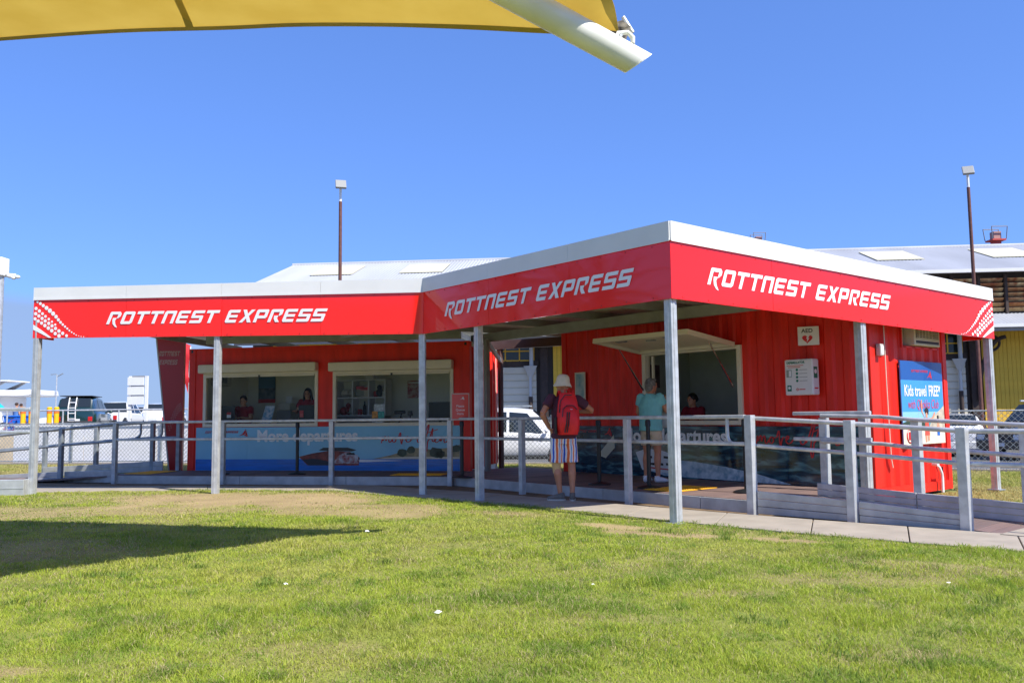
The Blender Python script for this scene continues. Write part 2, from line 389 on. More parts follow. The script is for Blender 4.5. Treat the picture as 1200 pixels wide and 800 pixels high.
# back lawn, road, terrace
soil = mat('bare soil', c(120, 98, 70), .95, var=.25, vscale=5, bump=.4, bscale=60)
back_grass = mat('mown verge', c(120, 124, 56), .95, var=.3, vscale=1.2, bump=.6, bscale=50, col2=c(156, 140, 84), detail=8)
asphalt = mat('asphalt', (.115, .112, .108, 1), .9, var=.12, vscale=1.2, bump=.2, bscale=150)
FENCE = [(-30, 28.6), (-16, 25.9), (1.0, 22.6), (14.0, 16.2), (30, 9.6)]
mb = MB()
pts = [(p[0], p[1] - .25, -.03) for p in FENCE]
far = [(p[0], p[1] + .2) for p in PATH_F]
ring = [(x, y, -.03) for x, y in far][1:] + [(12, 4.5, -.03), (30, 4.5, -.03)] + list(reversed(pts)) 
mb.poly([(-30, 16.1, -.03)] + ring)
o = mb.build('verge', back_grass); bpy.context.view_layer.update(); tag(o, 'mown grass verge behind the ticket office', 'grass verge', kind='structure')
if o.data.polygons[0].normal.z < 0: o.data.flip_normals()
mb = MB().poly([(p[0], p[1], z) for p, z in [((-30, 15.9), -.012), ((-8.9, 15.95), -.012), ((-5.6, 15.8), -.012), ((-2.5, 15.4), -.012), ((-.1, 13.4), -.012), ((1.1, 12.1), -.012), ((3.1, 10.1), -.012), ((4.0, 9.3), -.012), ((5.2, 10.3), -.012), ((1.5, 14), -.012), ((-1, 17), -.012), ((-8, 18.5), -.012), ((-30, 18.5), -.012)]])
o = mb.build('bare_earth', soil); tag(o, 'strip of bare brown soil beside the deck', 'soil', kind='structure')
if o.data.polygons[0].normal.z < 0: o.data.flip_normals()
mb = MB().poly([(-400, -200, -.32), (400, -200, -.32), (400, 400, -.32), (-400, 400, -.32)])
o = mb.build('road', asphalt); tag(o, 'grey asphalt road and parking area beyond the fence', 'road', kind='structure')
sand = mat('limestone wall', c(196, 178, 148), .9, var=.12, vscale=3, bump=.2)
o = MB().box((-300, 31, -.32), (-4, 300, .55)).build('car_park', mat('pale asphalt', (.17, .165, .155, 1), .9, var=.1)); tag(o, 'raised harbour car park behind the fence', 'car park', kind='structure')
o = MB().box((-200, 30.6, -.32), (-4, 30.98, .72)).build('retaining_wall', sand); tag(o, 'low sandy retaining wall of the raised car park', 'wall')
seam = mat('sea water', (.02, .07, .12, 1), .12, bump=.3, bscale=.4)
o = MB().box((-3000, 301, -3), (-30, 5000, -1.2)).build('sea', seam); tag(o, 'blue sea beyond the harbour', 'sea', kind='structure')

# ------------------------------------------------------------------ ticket office canopy
CL, CM, CC_, CR = (-8.24, 14.53), (-1.43, 13.6), (1.85, 9.73), (7.697, 13.5)
FAS = {'left': (CL, CM, (2.675, 3.34, 3.545), (2.58, 3.262, 3.478)),
       'mid': (CM, CC_, (2.58, 3.262, 3.478), (2.58, 3.262, 3.488)),
       'right': (CC_, CR, (2.58, 3.262, 3.488), (2.382, 3.0, 3.188))}
class FF:
    def __init__(s, A, B, za, zb):
        s.A = Vector((*A, 0)); s.B = Vector((*B, 0)); s.L = (s.B - s.A).length; s.d = (s.B - s.A) / s.L; s.n = Vector((s.d.y, -s.d.x, 0)); s.za, s.zb = za, zb
    def z(s, t, k): return s.za[k] + (s.zb[k] - s.za[k]) * t / s.L
    def P(s, t, z, off): p = s.A + s.d * t + s.n * off; return Vector((p.x, p.y, z))
FR = {k: FF(*v) for k, v in FAS.items()}
canopy = thing('ticket_canopy', 'long red and white canopy on galvanised posts over the ticket office', 'canopy')

T_, Bt = .245, .22
def rc(x0, y0, x1, y1): return [(x0, y0), (x1, y0), (x1, y1), (x0, y1)]
GLY = {
 'R1': [[(0,0),(.26,0),(.26,.78),(0,.78)], [(0,.78),(1,.78),(1,.84),(.84,1),(.06,1),(0,.94)], [(.74,.5),(.8,.44),(1,.62),(1,.78),(.74,.78)], [(.40,.42),(.8,.44),(.74,.5),(.64,.56),(.40,.56)][:0] or [(.38,.50),(.74,.50),(.66,.28),(.80,.02),(1.08,-.27),(.86,-.22),(.56,.02),(.42,.3)]],
 'O': [rc(0,.14,.26,.86), [(0,.86),(.26,.86),(.26,.78),(.74,.78),(.74,.86),(1,.86),(1,.9),(.9,1),(.1,1),(0,.9)], rc(.74,.14,1,.86), [(0,.14),(0,.1),(.1,0),(.86,0),(1,.12),(1,.14),(.74,.14),(.74,.22),(.26,.22),(.26,.14)]],
 'T': [rc(0,.78,1.06,1), rc(.36,0,.62,.78)],
 'N': [rc(0,0,.26,.78), [(0,.78),(1,.78),(1,.94),(.94,1),(.1,1),(0,.9)], rc(.74,0,1,.78)],
 'E': [rc(0,.14,.26,.86), [(0,.86),(.26,.86),(.26,.78),(.98,.78),(.98,1),(.1,1),(0,.9)], rc(.26,.40,.9,.60), [(0,.14),(0,.1),(.1,0),(.92,0),(.92,.22),(.26,.22),(.26,.14)]],
 'S': [[(0,.78),(1,.78),(1,1),(.08,1),(0,.92)], rc(0,.60,.26,.78), [(0,.46),(.06,.40),(1,.40),(1,.54),(.94,.60),(0,.60)], rc(.74,.22,1,.40), [(0,0),(.92,0),(1,.08),(1,.22),(0,.22)]],
 'X': [[(0,0),(.3,0),(.5,.32),(.7,0),(1.02,0),(.66,.5),(1.02,1),(.7,1),(.5,.68),(.3,1),(0,1),(.34,.5)]],
 'P': [rc(0,0,.26,.78), [(0,.78),(1,.78),(1,.92),(.92,1),(.08,1),(0,.92)], rc(.74,.52,1,.78), [(.26,.30),(.9,.30),(1,.42),(1,.52),(.26,.52)]],
 'R': [rc(0,0,.26,.78), [(0,.78),(1,.78),(1,.92),(.92,1),(.08,1),(0,.92)], [(.74,.56),(.8,.46),(1,.6),(1,.78),(.74,.78)], [(.38,.50),(.74,.50),(.70,.30),(.98,0),(.66,0),(.44,.26)]],
}
WORD = ['R1','O','T','T','N','E','S','T',' ','E','X','P','R','E','S','S']
def wordmark(mapper, m, name, parent, length, h, words=WORD, shear=.42):
    adv = []; x = 0
    for g in words:
        adv.append(x); x += .62 if g == ' ' else 1.19
    tot = x - .19 + shear; k = length / tot; mb = MB()
    for g, a in zip(words, adv):
        if g == ' ': continue
        for poly in GLY[g]: mb.poly([mapper((a + px + shear * py) * k, py * h) for px, py in poly])
    return mb.build(name, m, parent, recalc=False)
def fascia(key, t0, t1, npan):
    f = FR[key]
    for i in range(npan):       # composite panels with hairline joints, not perfectly flat to one another
        a = f.L * i / npan + (.002 if i else 0); b = f.L * (i + 1) / npan - (.002 if i < npan - 1 else 0)
        w1, w2 = random.uniform(-.003, .003), random.uniform(-.003, .003); mb = MB()
        vs = []
        for off0 in (0, -.03):
            for t, ww in ((a, w1), (b, w2)):
                for k in (0, 1): vs.append(f.P(t, f.z(t, k) - (0 if k == 0 else .004), off0 + ww))
        mb.add(vs, [(0,2,3,1),(4,5,7,6),(0,1,5,4),(2,6,7,3),(0,4,6,2),(1,3,7,5)])
        mb.build('fascia_panel', red_panel, canopy)
    nseg = 3 if key == 'mid' else 4
    for i in range(nseg):       # folded flashing in lengths, butted with a hairline gap
        a, b = f.L * i / nseg + (.002 if i else 0), f.L * (i + 1) / nseg - (.002 if i < nseg - 1 else 0); w_ = random.uniform(-.002, .002)
        vs = [f.P(t, f.z(t, k), o + (w_ if o > 0 else 0)) for o in (.018, -.05) for t in (a, b) for k in (1, 2)]
        MB().add(vs, [(0,2,3,1),(4,5,7,6),(0,4,6,2),(1,3,7,5),(0,1,5,4),(2,6,7,3)]).build('flashing', white_trim, canopy)
    mb = MB(); t = .18
    while t < f.L - .1:         # pop rivets along the bottom edge and under the flashing
        for z in (f.z(t, 0) + .03, f.z(t, 1) - .04): mb.disc(f.P(t, z, .0), f.n, .009, .006, 6)
        t += .42
    mb.build('rivets', mat('red rivet', c(190, 30, 20), .4), canopy)['kind'] = 'stuff'
    # drip lip under the flashing
    mb = MB(); vs = [f.P(t, f.z(t, 1) + dz, o) for o in (.022, .0185) for t in (0.0, f.L) for dz in (-.012, .02)]
    mb.add(vs, [(0,2,3,1),(4,5,7,6),(0,1,5,4),(2,6,7,3),(0,4,6,2),(1,3,7,5)]); mb.build('flashing_lip', white_trim, canopy)
    h = .212
    wordmark(lambda x, z: f.P(t0 + x, f.z(t0 + x, 0) + .222 + z, .008), white_vinyl, 'lettering', canopy, t1 - t0, h)
    return f
fascia('left', 1.36, 5.28, 4); fascia('mid', .60, 4.52, 3); fascia('right', .575, 4.23, 4)
# corner cover strips
for (x, y), z0, z1 in ((CC_, 2.585, 3.262), (CM, 2.585, 3.262)):
    pass
# halftone dot pattern at both ends
def dots(key, flip):
    f = FR[key]; H0 = .665; mb = MB()
    def pt(u, v): t = u if not flip else f.L - u; return f.P(t, f.z(t, 0) + v * (f.z(t, 1) - f.z(t, 0)) , .008)
    def disc(u, v, r):
        cx = []; 
        for j in range(10): cx.append(pt(u + r * math.cos(2*PI*j/10), v + r * math.sin(2*PI*j/10) / H0))
        mb.poly(cx if not flip else cx[::-1])
    # upper curved row shrinking to the foot; pixel grid of the photograph is 10 units per px, panel 44.5 px high
    row = [(195,235,14),(231,256,18),(268,280,20),(309,308,24),(352,340,26),(393,375,25),(431,411,22),(460,447,19),(488,477,17),(516,503,15),(545,527,14),(573,550,13),(600,573,11),(628,592,10),(657,609,9),(685,626,8),(715,635,6),(745,643,6),(776,646,6)]
    row += [(180,312,20),(178,373,21),(173,432,20),(222,342,20),(218,400,20),(213,458,20),(262,374,18),(259,428,20),(255,482,20),(300,405,17),(299,458,20),(297,512,21),(342,438,16),(343,487,20),(341,541,22),(382,468,14),(385,516,20),(384,571,22),(424,503,14),(429,547,20),(428,605,21),(472,577,21),(475,632,22),(519,604,20),(567,632,18)]
    for x, y, r in row:
        disc((x - 148) / 10 * .0152, (655 - y) / 10 / 44.6, r / 10 * .0150)
    lst = [pt((x - 148) / 10 * .0152, (657 - y) / 10 / 44.6) for x, y in ((152, 560), (152, 500), (250, 560), (330, 615), (385, 655), (350, 655), (260, 610))]
    mb.poly(lst if flip else lst[::-1])
    mb.build('dot_pattern', white_vinyl, canopy, recalc=False)['kind'] = 'stuff'
dots('left', False); dots('right', True)

def post(x, y, z0, z1, w, rz, m=galv, parent=canopy, name='post', base=True):
    mb = MB(); h = w / 2; mb.box((-h, -h, 0), (h, h, z1 - z0))
    # rolled lips standing slightly proud on each face
    for s in (-1, 1):
        mb.box((s*h - .006*(s < 0) , -h*.30, .0), (s*h + .006*(s > 0), h*.30, z1 - z0 - .01)); mb.box((-h*.30, s*h - .006*(s < 0), 0), (h*.30, s*h + .006*(s > 0), z1 - z0 - .01))
    o = mb.build(name, m, parent, bevel=.004); o.location = (x, y, z0); o.rotation_euler = (0, 0, rz)
    if name == 'post' and z0 < 0:
        MB().box((-w*.95, -w*.95, .052), (w*.95, w*.95, .068)).build('base_plate', galv_dark, o, bevel=.003)
    return o
def fpost(key, t, inset=.08, z0=-.05, m=galv, w=.1, top=.32):
    f = FR[key]; p = f.P(t, 0, -inset); return post(p.x, p.y, z0, f.z(t, 0) + top, w, math.atan2(f.d.y, f.d.x), m)
fpost('left', .06, .05); fpost('left', 3.34); fpost('left', FR['left'].L - .03, .08)
fpost('mid', FR['mid'].L - 3.73); fpost('mid', FR['mid'].L - .085, .075, w=.105)
fpost('right', 3.62, .09, w=.115); fpost('right', 6.86, .06)
# roof sheets, purlins and beams seen from below
roof_m = mat('roof sheet underside', c(226, 226, 222), .5, .0, var=.04)
purlin_m = mat('grey purlin steel', c(150, 153, 150), .5, .3, var=.1)
def corr_sheet(o, ex, ey, L, D, pitch, amp, drop=0.0):
    n = int(L / pitch); mb = MB(); rows = []
    for i in range(n * 4 + 1):
        x = L * i / (n * 4); z = amp * (1 if (i % 4) in (0, 1) else 0)
        rows.append((o + ex * x + Vector((0, 0, z)), o + ex * x + ey * D + Vector((0, 0, z + drop))))
    mb.add([p for r in rows for p in r], [(2*i, 2*i+1, 2*i+3, 2*i+2) for i in range(len(rows) - 1)])
    return mb
fl, fm, fr_ = FR['left'], FR['mid'], FR['right']
corr_sheet(fl.P(0.05, 3.12, -.06), fl.d, -fl.n, fl.L - .1, 7.6, .19, .028, .12).build('roof_sheet', roof_m, canopy, recalc=False)
o_ = fr_.P(.06, 3.11, -.06)
SKYL_LEFT = True
ext = Vector((-.643, .766, 0))
corr_sheet(o_, ext, fr_.d, 8.6, 2.6, .19, .028, .0).build('roof_sheet', roof_m, canopy, recalc=False)
skyl = bpy.data.materials.new('translucent roof sheet'); skyl.use_nodes = True
b_ = skyl.node_tree.nodes['Principled BSDF']; tr_ = skyl.node_tree.nodes.new('ShaderNodeBsdfTranslucent'); tr_.inputs[0].default_value = (.8, .82, .8, 1); ms_ = skyl.node_tree.nodes.new('ShaderNodeMixShader')
b_.inputs['Base Color'].default_value = (.75, .77, .76, 1); ms_.inputs[0].default_value = .8
skyl.node_tree.links.new(b_.outputs[0], ms_.inputs[1]); skyl.node_tree.links.new(tr_.outputs[0], ms_.inputs[2]); skyl.node_tree.links.new(ms_.outputs[0], skyl.node_tree.nodes['Material Output'].inputs[0])
corr_sheet(o_ + fr_.d * 2.6, ext, fr_.d, 8.6, 4.2, .19, .028, -.03).build('roof_sheet', roof_m, canopy, recalc=False)
corr_sheet(fl.P(-1.0, 3.2, -3.6), fl.d, -fl.n, 1.9, 4.0, .19, .028, .05).build('roof_sheet', roof_m, canopy, recalc=False)  # added wing hidden behind the fascia, there to keep sun off the fin sign
for k in range(6):  # translucent strips, with more of them added as fill light under the roof
    corr_sheet(o_ + ext * (1.0 + 1.2 * k) + Vector((0, 0, -.006)), ext, fr_.d, .55, 2.55, .19, .028).build('skylight_fill_sheet', skyl, canopy, recalc=False)
for k in range(7):  # unseen strips over the office deck, added to brighten the shade below
    corr_sheet(fl.P(.35 + .93 * k, 3.112, -.3), fl.d, -fl.n, .57, 3.9, .19, .028, .06).build('skylight_fill_sheet', skyl, canopy, recalc=False)
for k in range(6):
    a = o_ + ext * (.25 + 1.5 * k) + Vector((0, 0, -.085)); mb = MB(); mb.bar(a, a + fr_.d * 6.7, .05, .13); mb.build('purlin', purlin_m, canopy)
for k in (0.0, 2.9, 5.6):
    a = o_ + fr_.d * (.3 + k) + Vector((0, 0, -.24)); mb = MB(); mb.bar(a, a + ext * 8.4, .09, .18); mb.build('beam', purlin_m, canopy)
for k in range(5):
    a = fl.P(.3 + 1.55 * k, 3.03, -.1); mb = MB(); mb.bar(a, a - fl.n * 7.2, .05, .13); mb.build('purlin', purlin_m, canopy)
for k, t0_ in ((.25, .1), (3.6, 1.3), (7.0, 1.6)):
    a = fl.P(t0_, 2.91, -k); mb = MB(); mb.bar(a, a + fl.d * (fl.L - .1 - t0_), .08, .16); mb.build('beam', purlin_m, canopy)
# posts and knee brace in the gap between the two containers
brown = mat('brown painted steel', c(92, 70, 66), .5, var=.1)
post(-.52, 17.3, .0, 2.8, .09, R(-50), purlin_m)
post(-.27, 19.3, -.05, 2.8, .09, R(-50), brown)
mb = MB(); mb.bar((-.52, 17.3, 2.78), (-.27, 19.3, 2.50), .05, .10); mb.build('brace', galv, canopy)
mb = MB(); mb.bar((-1.2, 19.6, 2.84), (2.6, 18.3, 2.92), .10, .2); mb.build('beam', brown, canopy)
# short returns closing the two open ends
for f, t in ((FR['left'], 0.0), (FR['right'], FR['right'].L)):
    s = 1 if t == 0 else -1; za, zb, zc = f.z(t, 0), f.z(t, 1), f.z(t, 2)
    q = lambda z, off: f.P(t + .002 * s, z, off)
    mb = MB(); mb.prism([q(za + .002, -.034), q(zb - .004, -.034), q(zb - .004, -.5), q(za + .002, -.5)], f.d * .03 * s); mb.build('end_panel', red_panel, canopy)
    mb = MB(); mb.prism([q(zb, -.053), q(zc, -.053), q(zc, -3.2), q(zb, -3.2)], f.d * .045 * s); mb.build('end_flashing', white_trim, canopy)
# raised parapet cap so that the roof reads closed from above
# ------------------------------------------------------------------ containers
def corr_wall(x0, x1, z0, z1, pitch, depth, y=0.0):
    """trapezoidal ribs running vertically; crests at y, troughs at y+depth"""
    mb = MB(); n = max(1, round((x1 - x0) / pitch)); p = (x1 - x0) / n; xs_ = []
    for i in range(n):
        a = x0 + p * i; xs_ += [(a, y), (a + p*.36, y), (a + p*.5, y + depth), (a + p*.86, y + depth)]
    xs_.append((x1, y))
    mb.add([(x, yy, z) for x, yy in xs_ for z in (z0, z1)], [(2*i, 2*i+2, 2*i+3, 2*i+1) for i in range(len(xs_) - 1)])
    return mb

# --- left container (flat clad ticket office)
LO, LRZ = (-7.13, 18.73, .02), R(-12)
lc = thing('ticket_office', 'red ticket office container with two cream shuttered service windows', 'ticket office', LO, LRZ)
LL_, LH, LD = 6.40, 2.78, 2.44
W1 = (.38, 3.04, 1.06, 2.24); W2 = (3.42, 6.03, 1.05, 2.22)
office_red = red_cont
def wallseg(x0, x1, z0, z1, name='wall_panel'): return MB().box((x0 + .001, 0, z0), (x1 - .001, .05, z1)).build(name, red_cont, lc)
zt = LH - .12
for a, b, z0, z1 in ((.16, W1[0], .15, zt), (W1[1], W2[0], .15, zt), (W2[1], LL_-.16, .15, zt), (W1[0], W1[1], .15, W1[2]), (W1[0], (W1[0]+W1[1])/2, W1[3], zt), ((W1[0]+W1[1])/2, W1[1], W1[3], zt), (W2[0], W2[1], .15, W2[2]), (W2[0], (W2[0]+W2[1])/2, W2[3], zt), ((W2[0]+W2[1])/2, W2[1], W2[3], zt)):
    wallseg(a, b, z0 + .001, z1)
for x in (0, LL_ - .16): 
    MB().box((x, -.018, 0), (x + .16, .14, LH)).build('corner_post', red_cont, lc, bevel=.01)
    for z in (0, LH - .12): MB().box((x - .004, -.024, z), (x + .164, .15, z + .118)).build('corner_casting', red_cont, lc, bevel=.012)
    MB().box((x + .05, -.0255, LH - .09), (x + .10, -.0235, LH - .03)).build('casting_slot', black, lc)
for z, n in ((.0, 'bottom_rail'), (LH - .12, 'top_rail')): MB().box((.161, -.008, z), (LL_ - .161, .1, z + .119 + (.03 if z == 0 else 0))).build(n, red_cont, lc)
inw = mat('cream interior lining', c(238, 236, 220), .6, var=.03)
MB().box((0.02, LD, .0), (LL_ - .02, LD + .05, LH)).build('back_wall', inw, lc)
corr_wall(0, LD, .15, LH - .1, .28, .036).build('side_wall', red_cont, lc, recalc=False).matrix_basis = Matrix.Translation((0, LD + .04, 0)) @ Matrix.Rotation(R(-90), 4, 'Z')
MB().box((.04, .145, 0), (.06, LD - .01, LH)).build('side_lining', inw, lc)
corr_wall(0, LD, .15, LH - .1, .28, .036).build('side_wall', red_cont, lc, recalc=False).matrix_basis = Matrix.Translation((LL_, 0.05, 0)) @ Matrix.Rotation(R(90), 4, 'Z')
MB().box((LL_ - .07, .145, 0), (LL_ - .05, LD - .01, LH)).build('side_lining', inw, lc)
MB().box((0.01, .06, LH - .05), (LL_ - .01, LD, LH)).build('roof', white_trim, lc)
MB().box((0.07, .06, LH - .10), (LL_ - .07, LD - .01, LH - .07)).build('ceiling', white, lc)
MB().box((0.07, .06, .12), (LL_ - .07, LD - .01, .16)).build('floor', mat('pale vinyl floor', c(200, 198, 190), .5), lc)
wire_m = black
glz = glass_mat('window glass', (.95, .97, .96, 1), 1.16)
for (x0, x1, z0, z1) in (W1, W2):
    fw_ = MB()
    fr = thing('tmp', None, None); bpy.data.objects.remove(fr)
    frame = MB().box((x0 - .02, -.03, z0), (x0 + .05, .06, z1)).box((x1 - .05, -.03, z0), (x1 + .02, .06, z1)).box((x0 + .0501, -.028, z0), (x1 - .0501, .06, z0 + .07)).box((x0 + .0501, -.028, z1 - .07), (x1 - .0501, .06, z1)).build('service_window', cream, lc, bevel=.004)
    MB().box((x0 - .065, -.19, z1 - .015), (x1 + .03, .0, z1 + .175)).build('shutter_box', cream, frame, bevel=.025)
    MB().box((x0 + .05, -.05, z1 - .105), (x1 - .05, -.03, z1 - .072)).build('shutter_bar', cream, frame, bevel=.004)
    MB().box(((x0+x1)/2 - .02, -.06, z1 - .11), ((x0+x1)/2 + .02, -.051, z1 - .07)).build('lock', black, frame)
    MB().box((x0 + .051, .02, z0 + .071), (x1 - .051, .026, z1 - .071)).build('pane', glz, frame)
    MB().box((x0 + .06, .07, z0 - .08), (x1 - .06, .72, z0 - .04)).build('counter', mat('grey counter', (.3, .3, .3, 1), .35), lc)
# the printed sea-view panel under the windows
skyp = mat('printed pale blue', c(128, 194, 224), .3, var=.05, vscale=1.3, coat=.2)
def sign_panel(x0, x1, z0, z1, y, parent, m, joints):
    sp = None; e = [x0] + joints + [x1]
    for a, b in zip(e, e[1:]): MB().box((a + .0015, y, z0), (b - .0015, y + .006, z1)).build('sign_panel', m, parent)
sl = thing('sea_view_sign', 'pale blue printed sign with red boat under the ticket office windows', 'sign', LO, LRZ)
sz0, sz1 = .13, 1.05
sign_panel(.215, 6.19, sz0, sz1, -.036, sl, skyp, [1.44, 2.68, 3.75, 5.0])
seap = mat('printed deep blue', c(20, 112, 200), .3, var=.15, vscale=6, stretch=(.4, 1, 5), coat=.2)
Y1, Y2, Y3, Y4 = -.0385, -.0405, -.0425, -.0445
def decal(pts, y, m, name, parent): return MB().poly([(x, y, z) for x, z in pts]).build(name, m, parent, recalc=False)
decal([(.22, sz0+.004), (6.185, sz0+.004), (6.185, .37), (.22, .37)], Y1, seap, 'printed_sea', sl)
decal([(3.6, .35), (4.0, .36), (5.0, .34), (4.2, .31), (3.7, .31)], Y2, white_vinyl, 'printed_wake', sl)
land = mat('printed dunes', c(176, 160, 122), .35, var=.2, vscale=9, col2=c(120, 118, 88)); shrub = mat('printed shrubs', c(56, 74, 58), .35, var=.3, vscale=12)
decal([(4.3, .375), (6.185, .375), (6.185, .66), (5.95, .60), (5.6, .56), (5.25, .60), (4.95, .52), (4.7, .45), (4.5, .41)], Y2, land, 'printed_island', sl)
decal([(4.35, .372), (6.185, .372), (6.185, .41), (5.2, .42), (4.6, .40)], Y3, mat('printed sand', c(216, 206, 184), .35, var=.06, vscale=12), 'printed_beach', sl)
for px, pz, r in ((4.95, .50, .09), (5.15, .55, .08), (5.68, .50, .13), (5.78, .47, .09), (6.1, .58, .09), (5.4, .56, .05)):
    decal([(px + r * 1.25 * math.cos(2*PI*j/9) * random.uniform(.8, 1.1), pz + r * math.sin(2*PI*j/9) * random.uniform(.7, 1.1)) for j in range(9)], Y4, shrub, 'printed_shrub', sl)
# ferry print
fred = mat('printed red hull', c(150, 66, 58), .35, var=.25, vscale=9, col2=c(90, 30, 36))
decal([(2.65, .42), (2.85, .24), (4.0, .24), (4.02, .40), (3.8, .52), (3.35, .55), (2.95, .49)], Y2, fred, 'printed_hull', sl)
decal([(2.72, .36), (2.88, .24), (3.5, .24), (3.3, .33), (3.0, .38)], Y3, mat('printed dark hull', c(30, 36, 56), .35), 'printed_hull_shade', sl)
decal([(3.42, .28), (4.0, .28), (3.98, .45), (3.72, .52), (3.55, .44)], Y3, mat('printed white hull', c(196, 204, 212), .35, var=.3, vscale=12, col2=c(150, 60, 60)), 'printed_stern', sl)
decal([(3.1, .55), (3.85, .53), (3.95, .56), (3.75, .61), (3.2, .61)], Y3, mat('printed cabin', c(40, 44, 52), .35), 'printed_cabin', sl)
decal([(3.72, .46), (3.92, .46), (3.9, .5), (3.74, .5)], Y4, black, 'printed_window', sl)
ltxt = mat('printed pale lettering', c(240, 244, 244), .35); rtxt = mat('printed red lettering', c(196, 40, 44), .35)
ico_text('More departures', .335, 1.67, .75, Y4, ltxt, 'lettering', sl, bold=.012, sx=1.0)
def script_text(o, s, m, parent, y, mapper=None, rr=.0095):
    """hand-lettered 'more often' drawn as pen strokes"""
    st = [
     [(0,0),(.05,.22),(.07,.30),(.06,.05),(.14,.26),(.2,.3),(.19,.04),(.28,.27),(.34,.28),(.33,.05),(.40,.02),(.48,.14)],
     [(.58,.25),(.50,.18),(.50,.06),(.58,.02),(.66,.1),(.64,.22),(.57,.26),(.68,.2),(.78,.24)],
     [(.78,.24),(.84,.45),(.88,.40),(.86,.22),(.90,-.10),(.94,.10),(1.0,.24),(1.06,.22)],
     [(1.08,.12),(1.2,.2),(1.2,.28),(1.12,.26),(1.09,.12),(1.16,.02),(1.28,.06),(1.36,.16)],
     [(1.72,.24),(1.62,.2),(1.60,.06),(1.70,.0),(1.80,.1),(1.76,.22),(1.70,.26)],
     [(1.80,.06),(1.95,.35),(2.08,.72),(2.14,.78),(2.12,.6),(2.0,.25),(1.94,-.2),(1.98,-.42),(2.04,-.3),(2.06,.06),(2.14,.14)],
     [(2.14,.14),(2.24,.45),(2.32,.68),(2.26,.3),(2.26,.08),(2.34,.04)], [(2.08,.42),(2.3,.5),(2.52,.56)],
     [(2.34,.06),(2.48,.18),(2.46,.26),(2.38,.2),(2.38,.06),(2.46,.0),(2.58,.08)],
     [(2.58,.08),(2.64,.24),(2.63,.02),(2.74,.24),(2.8,.2),(2.78,.04),(2.86,.0),(2.94,.08)]]
    mb = MB(); ox, oz = o
    for line in st:
        P = [Vector((ox + x * s, 0, oz + z * s)) for x, z in line]
        # smooth
        for _ in range(2):
            Q = [P[0]]
            for a, b in zip(P, P[1:]): Q += [a.lerp(b, .25), a.lerp(b, .75)]
            P = Q + [P[-1]]
        L = []; Rr = []
        for i, p in enumerate(P):
            d = (P[min(i+1, len(P)-1)] - P[max(i-1, 0)]).normalized(); nrm = Vector((-d.z, 0, d.x)); w = rr * (1.25 if abs(d.z) > .6 else .8)
            L.append(p + nrm * w); Rr.append(p - nrm * w)
        k = random.uniform(0, .0006)
        for i in range(len(P) - 1): mb.add([(q.x, y - k, q.z) for q in (L[i], L[i+1], Rr[i+1], Rr[i])], [(3, 2, 1, 0)])
    o_k = mb.build('script_lettering', m, parent, recalc=True); o_k['kind'] = 'stuff'; return o_k
script_text((4.5, .70), .485, rtxt, sl, Y4)
WORDS_S = WORD
wordmark(lambda x, z: Vector((.44 + x, Y4, .93 + z)), rtxt, 'brand_lettering', sl, .80, .045)
def sail_logo(cx, cz, s, y, m, parent):
    mb = MB()
    mb.poly([(cx + a*s, y, cz + b*s) for a, b in ((-.9,-.25),(-.2,.1),(.35,.9),(.3,.1),(.05,-.05))]); mb.poly([(cx + a*s, y, cz + b*s) for a, b in ((.38,.75),(.8,-.35),(.34,.0))]); mb.poly([(cx + a*s, y, cz + b*s) for a, b in ((.05,-.12),(.32,.02),(.78,-.45),(.4,-.3))])
    return mb.build('logo', m, parent, recalc=False)
sail_logo(1.36, .90, .13, Y4, rtxt, sl)

# --- right container (corrugated, awning hatch)
RO, RRZ = (.92 + .092, 16.97 + .077, .02), R(-50)
rcn = thing('awning_container', 'red corrugated shipping container with a propped white awning hatch', 'container', RO, RRZ)
RL, RH, RD = 6.42, 2.98, 2.44
HO = (2.13, 4.25, 1.04, 2.34)
zb_, zt_ = .14, RH - .10
for a, b, z0, z1 in ((.13, HO[0], zb_, zt_), (HO[1], RL - .13, zb_, zt_), (HO[0], HO[1], zb_, HO[2]), (HO[0], HO[1], HO[3], zt_)):
    corr_wall(a, b, z0, z1, .275, .036).build('wall_panel', red_cont, rcn, recalc=False)
for x in (0, RL - .13):
    MB().box((x, -.03, 0), (x + .13, .12, RH)).build('corner_post', red_cont, rcn, bevel=.012)
    for z in (0, RH - .12): MB().box((x - .006, -.037, z), (x + .136, .14, z + .118)).build('corner_casting', red_cont, rcn, bevel=.014)
    MB().box((x + .035, -.0385, RH - .09), (x + .085, -.0365, RH - .03)).build('casting_slot', black, rcn)
MB().box((.131, -.012, 0), (RL - .131, .09, .139)).build('bottom_rail', red_cont, rcn); MB().box((.131, -.016, RH - .10), (RL - .131, .09, RH)).build('top_rail', red_cont, rcn)
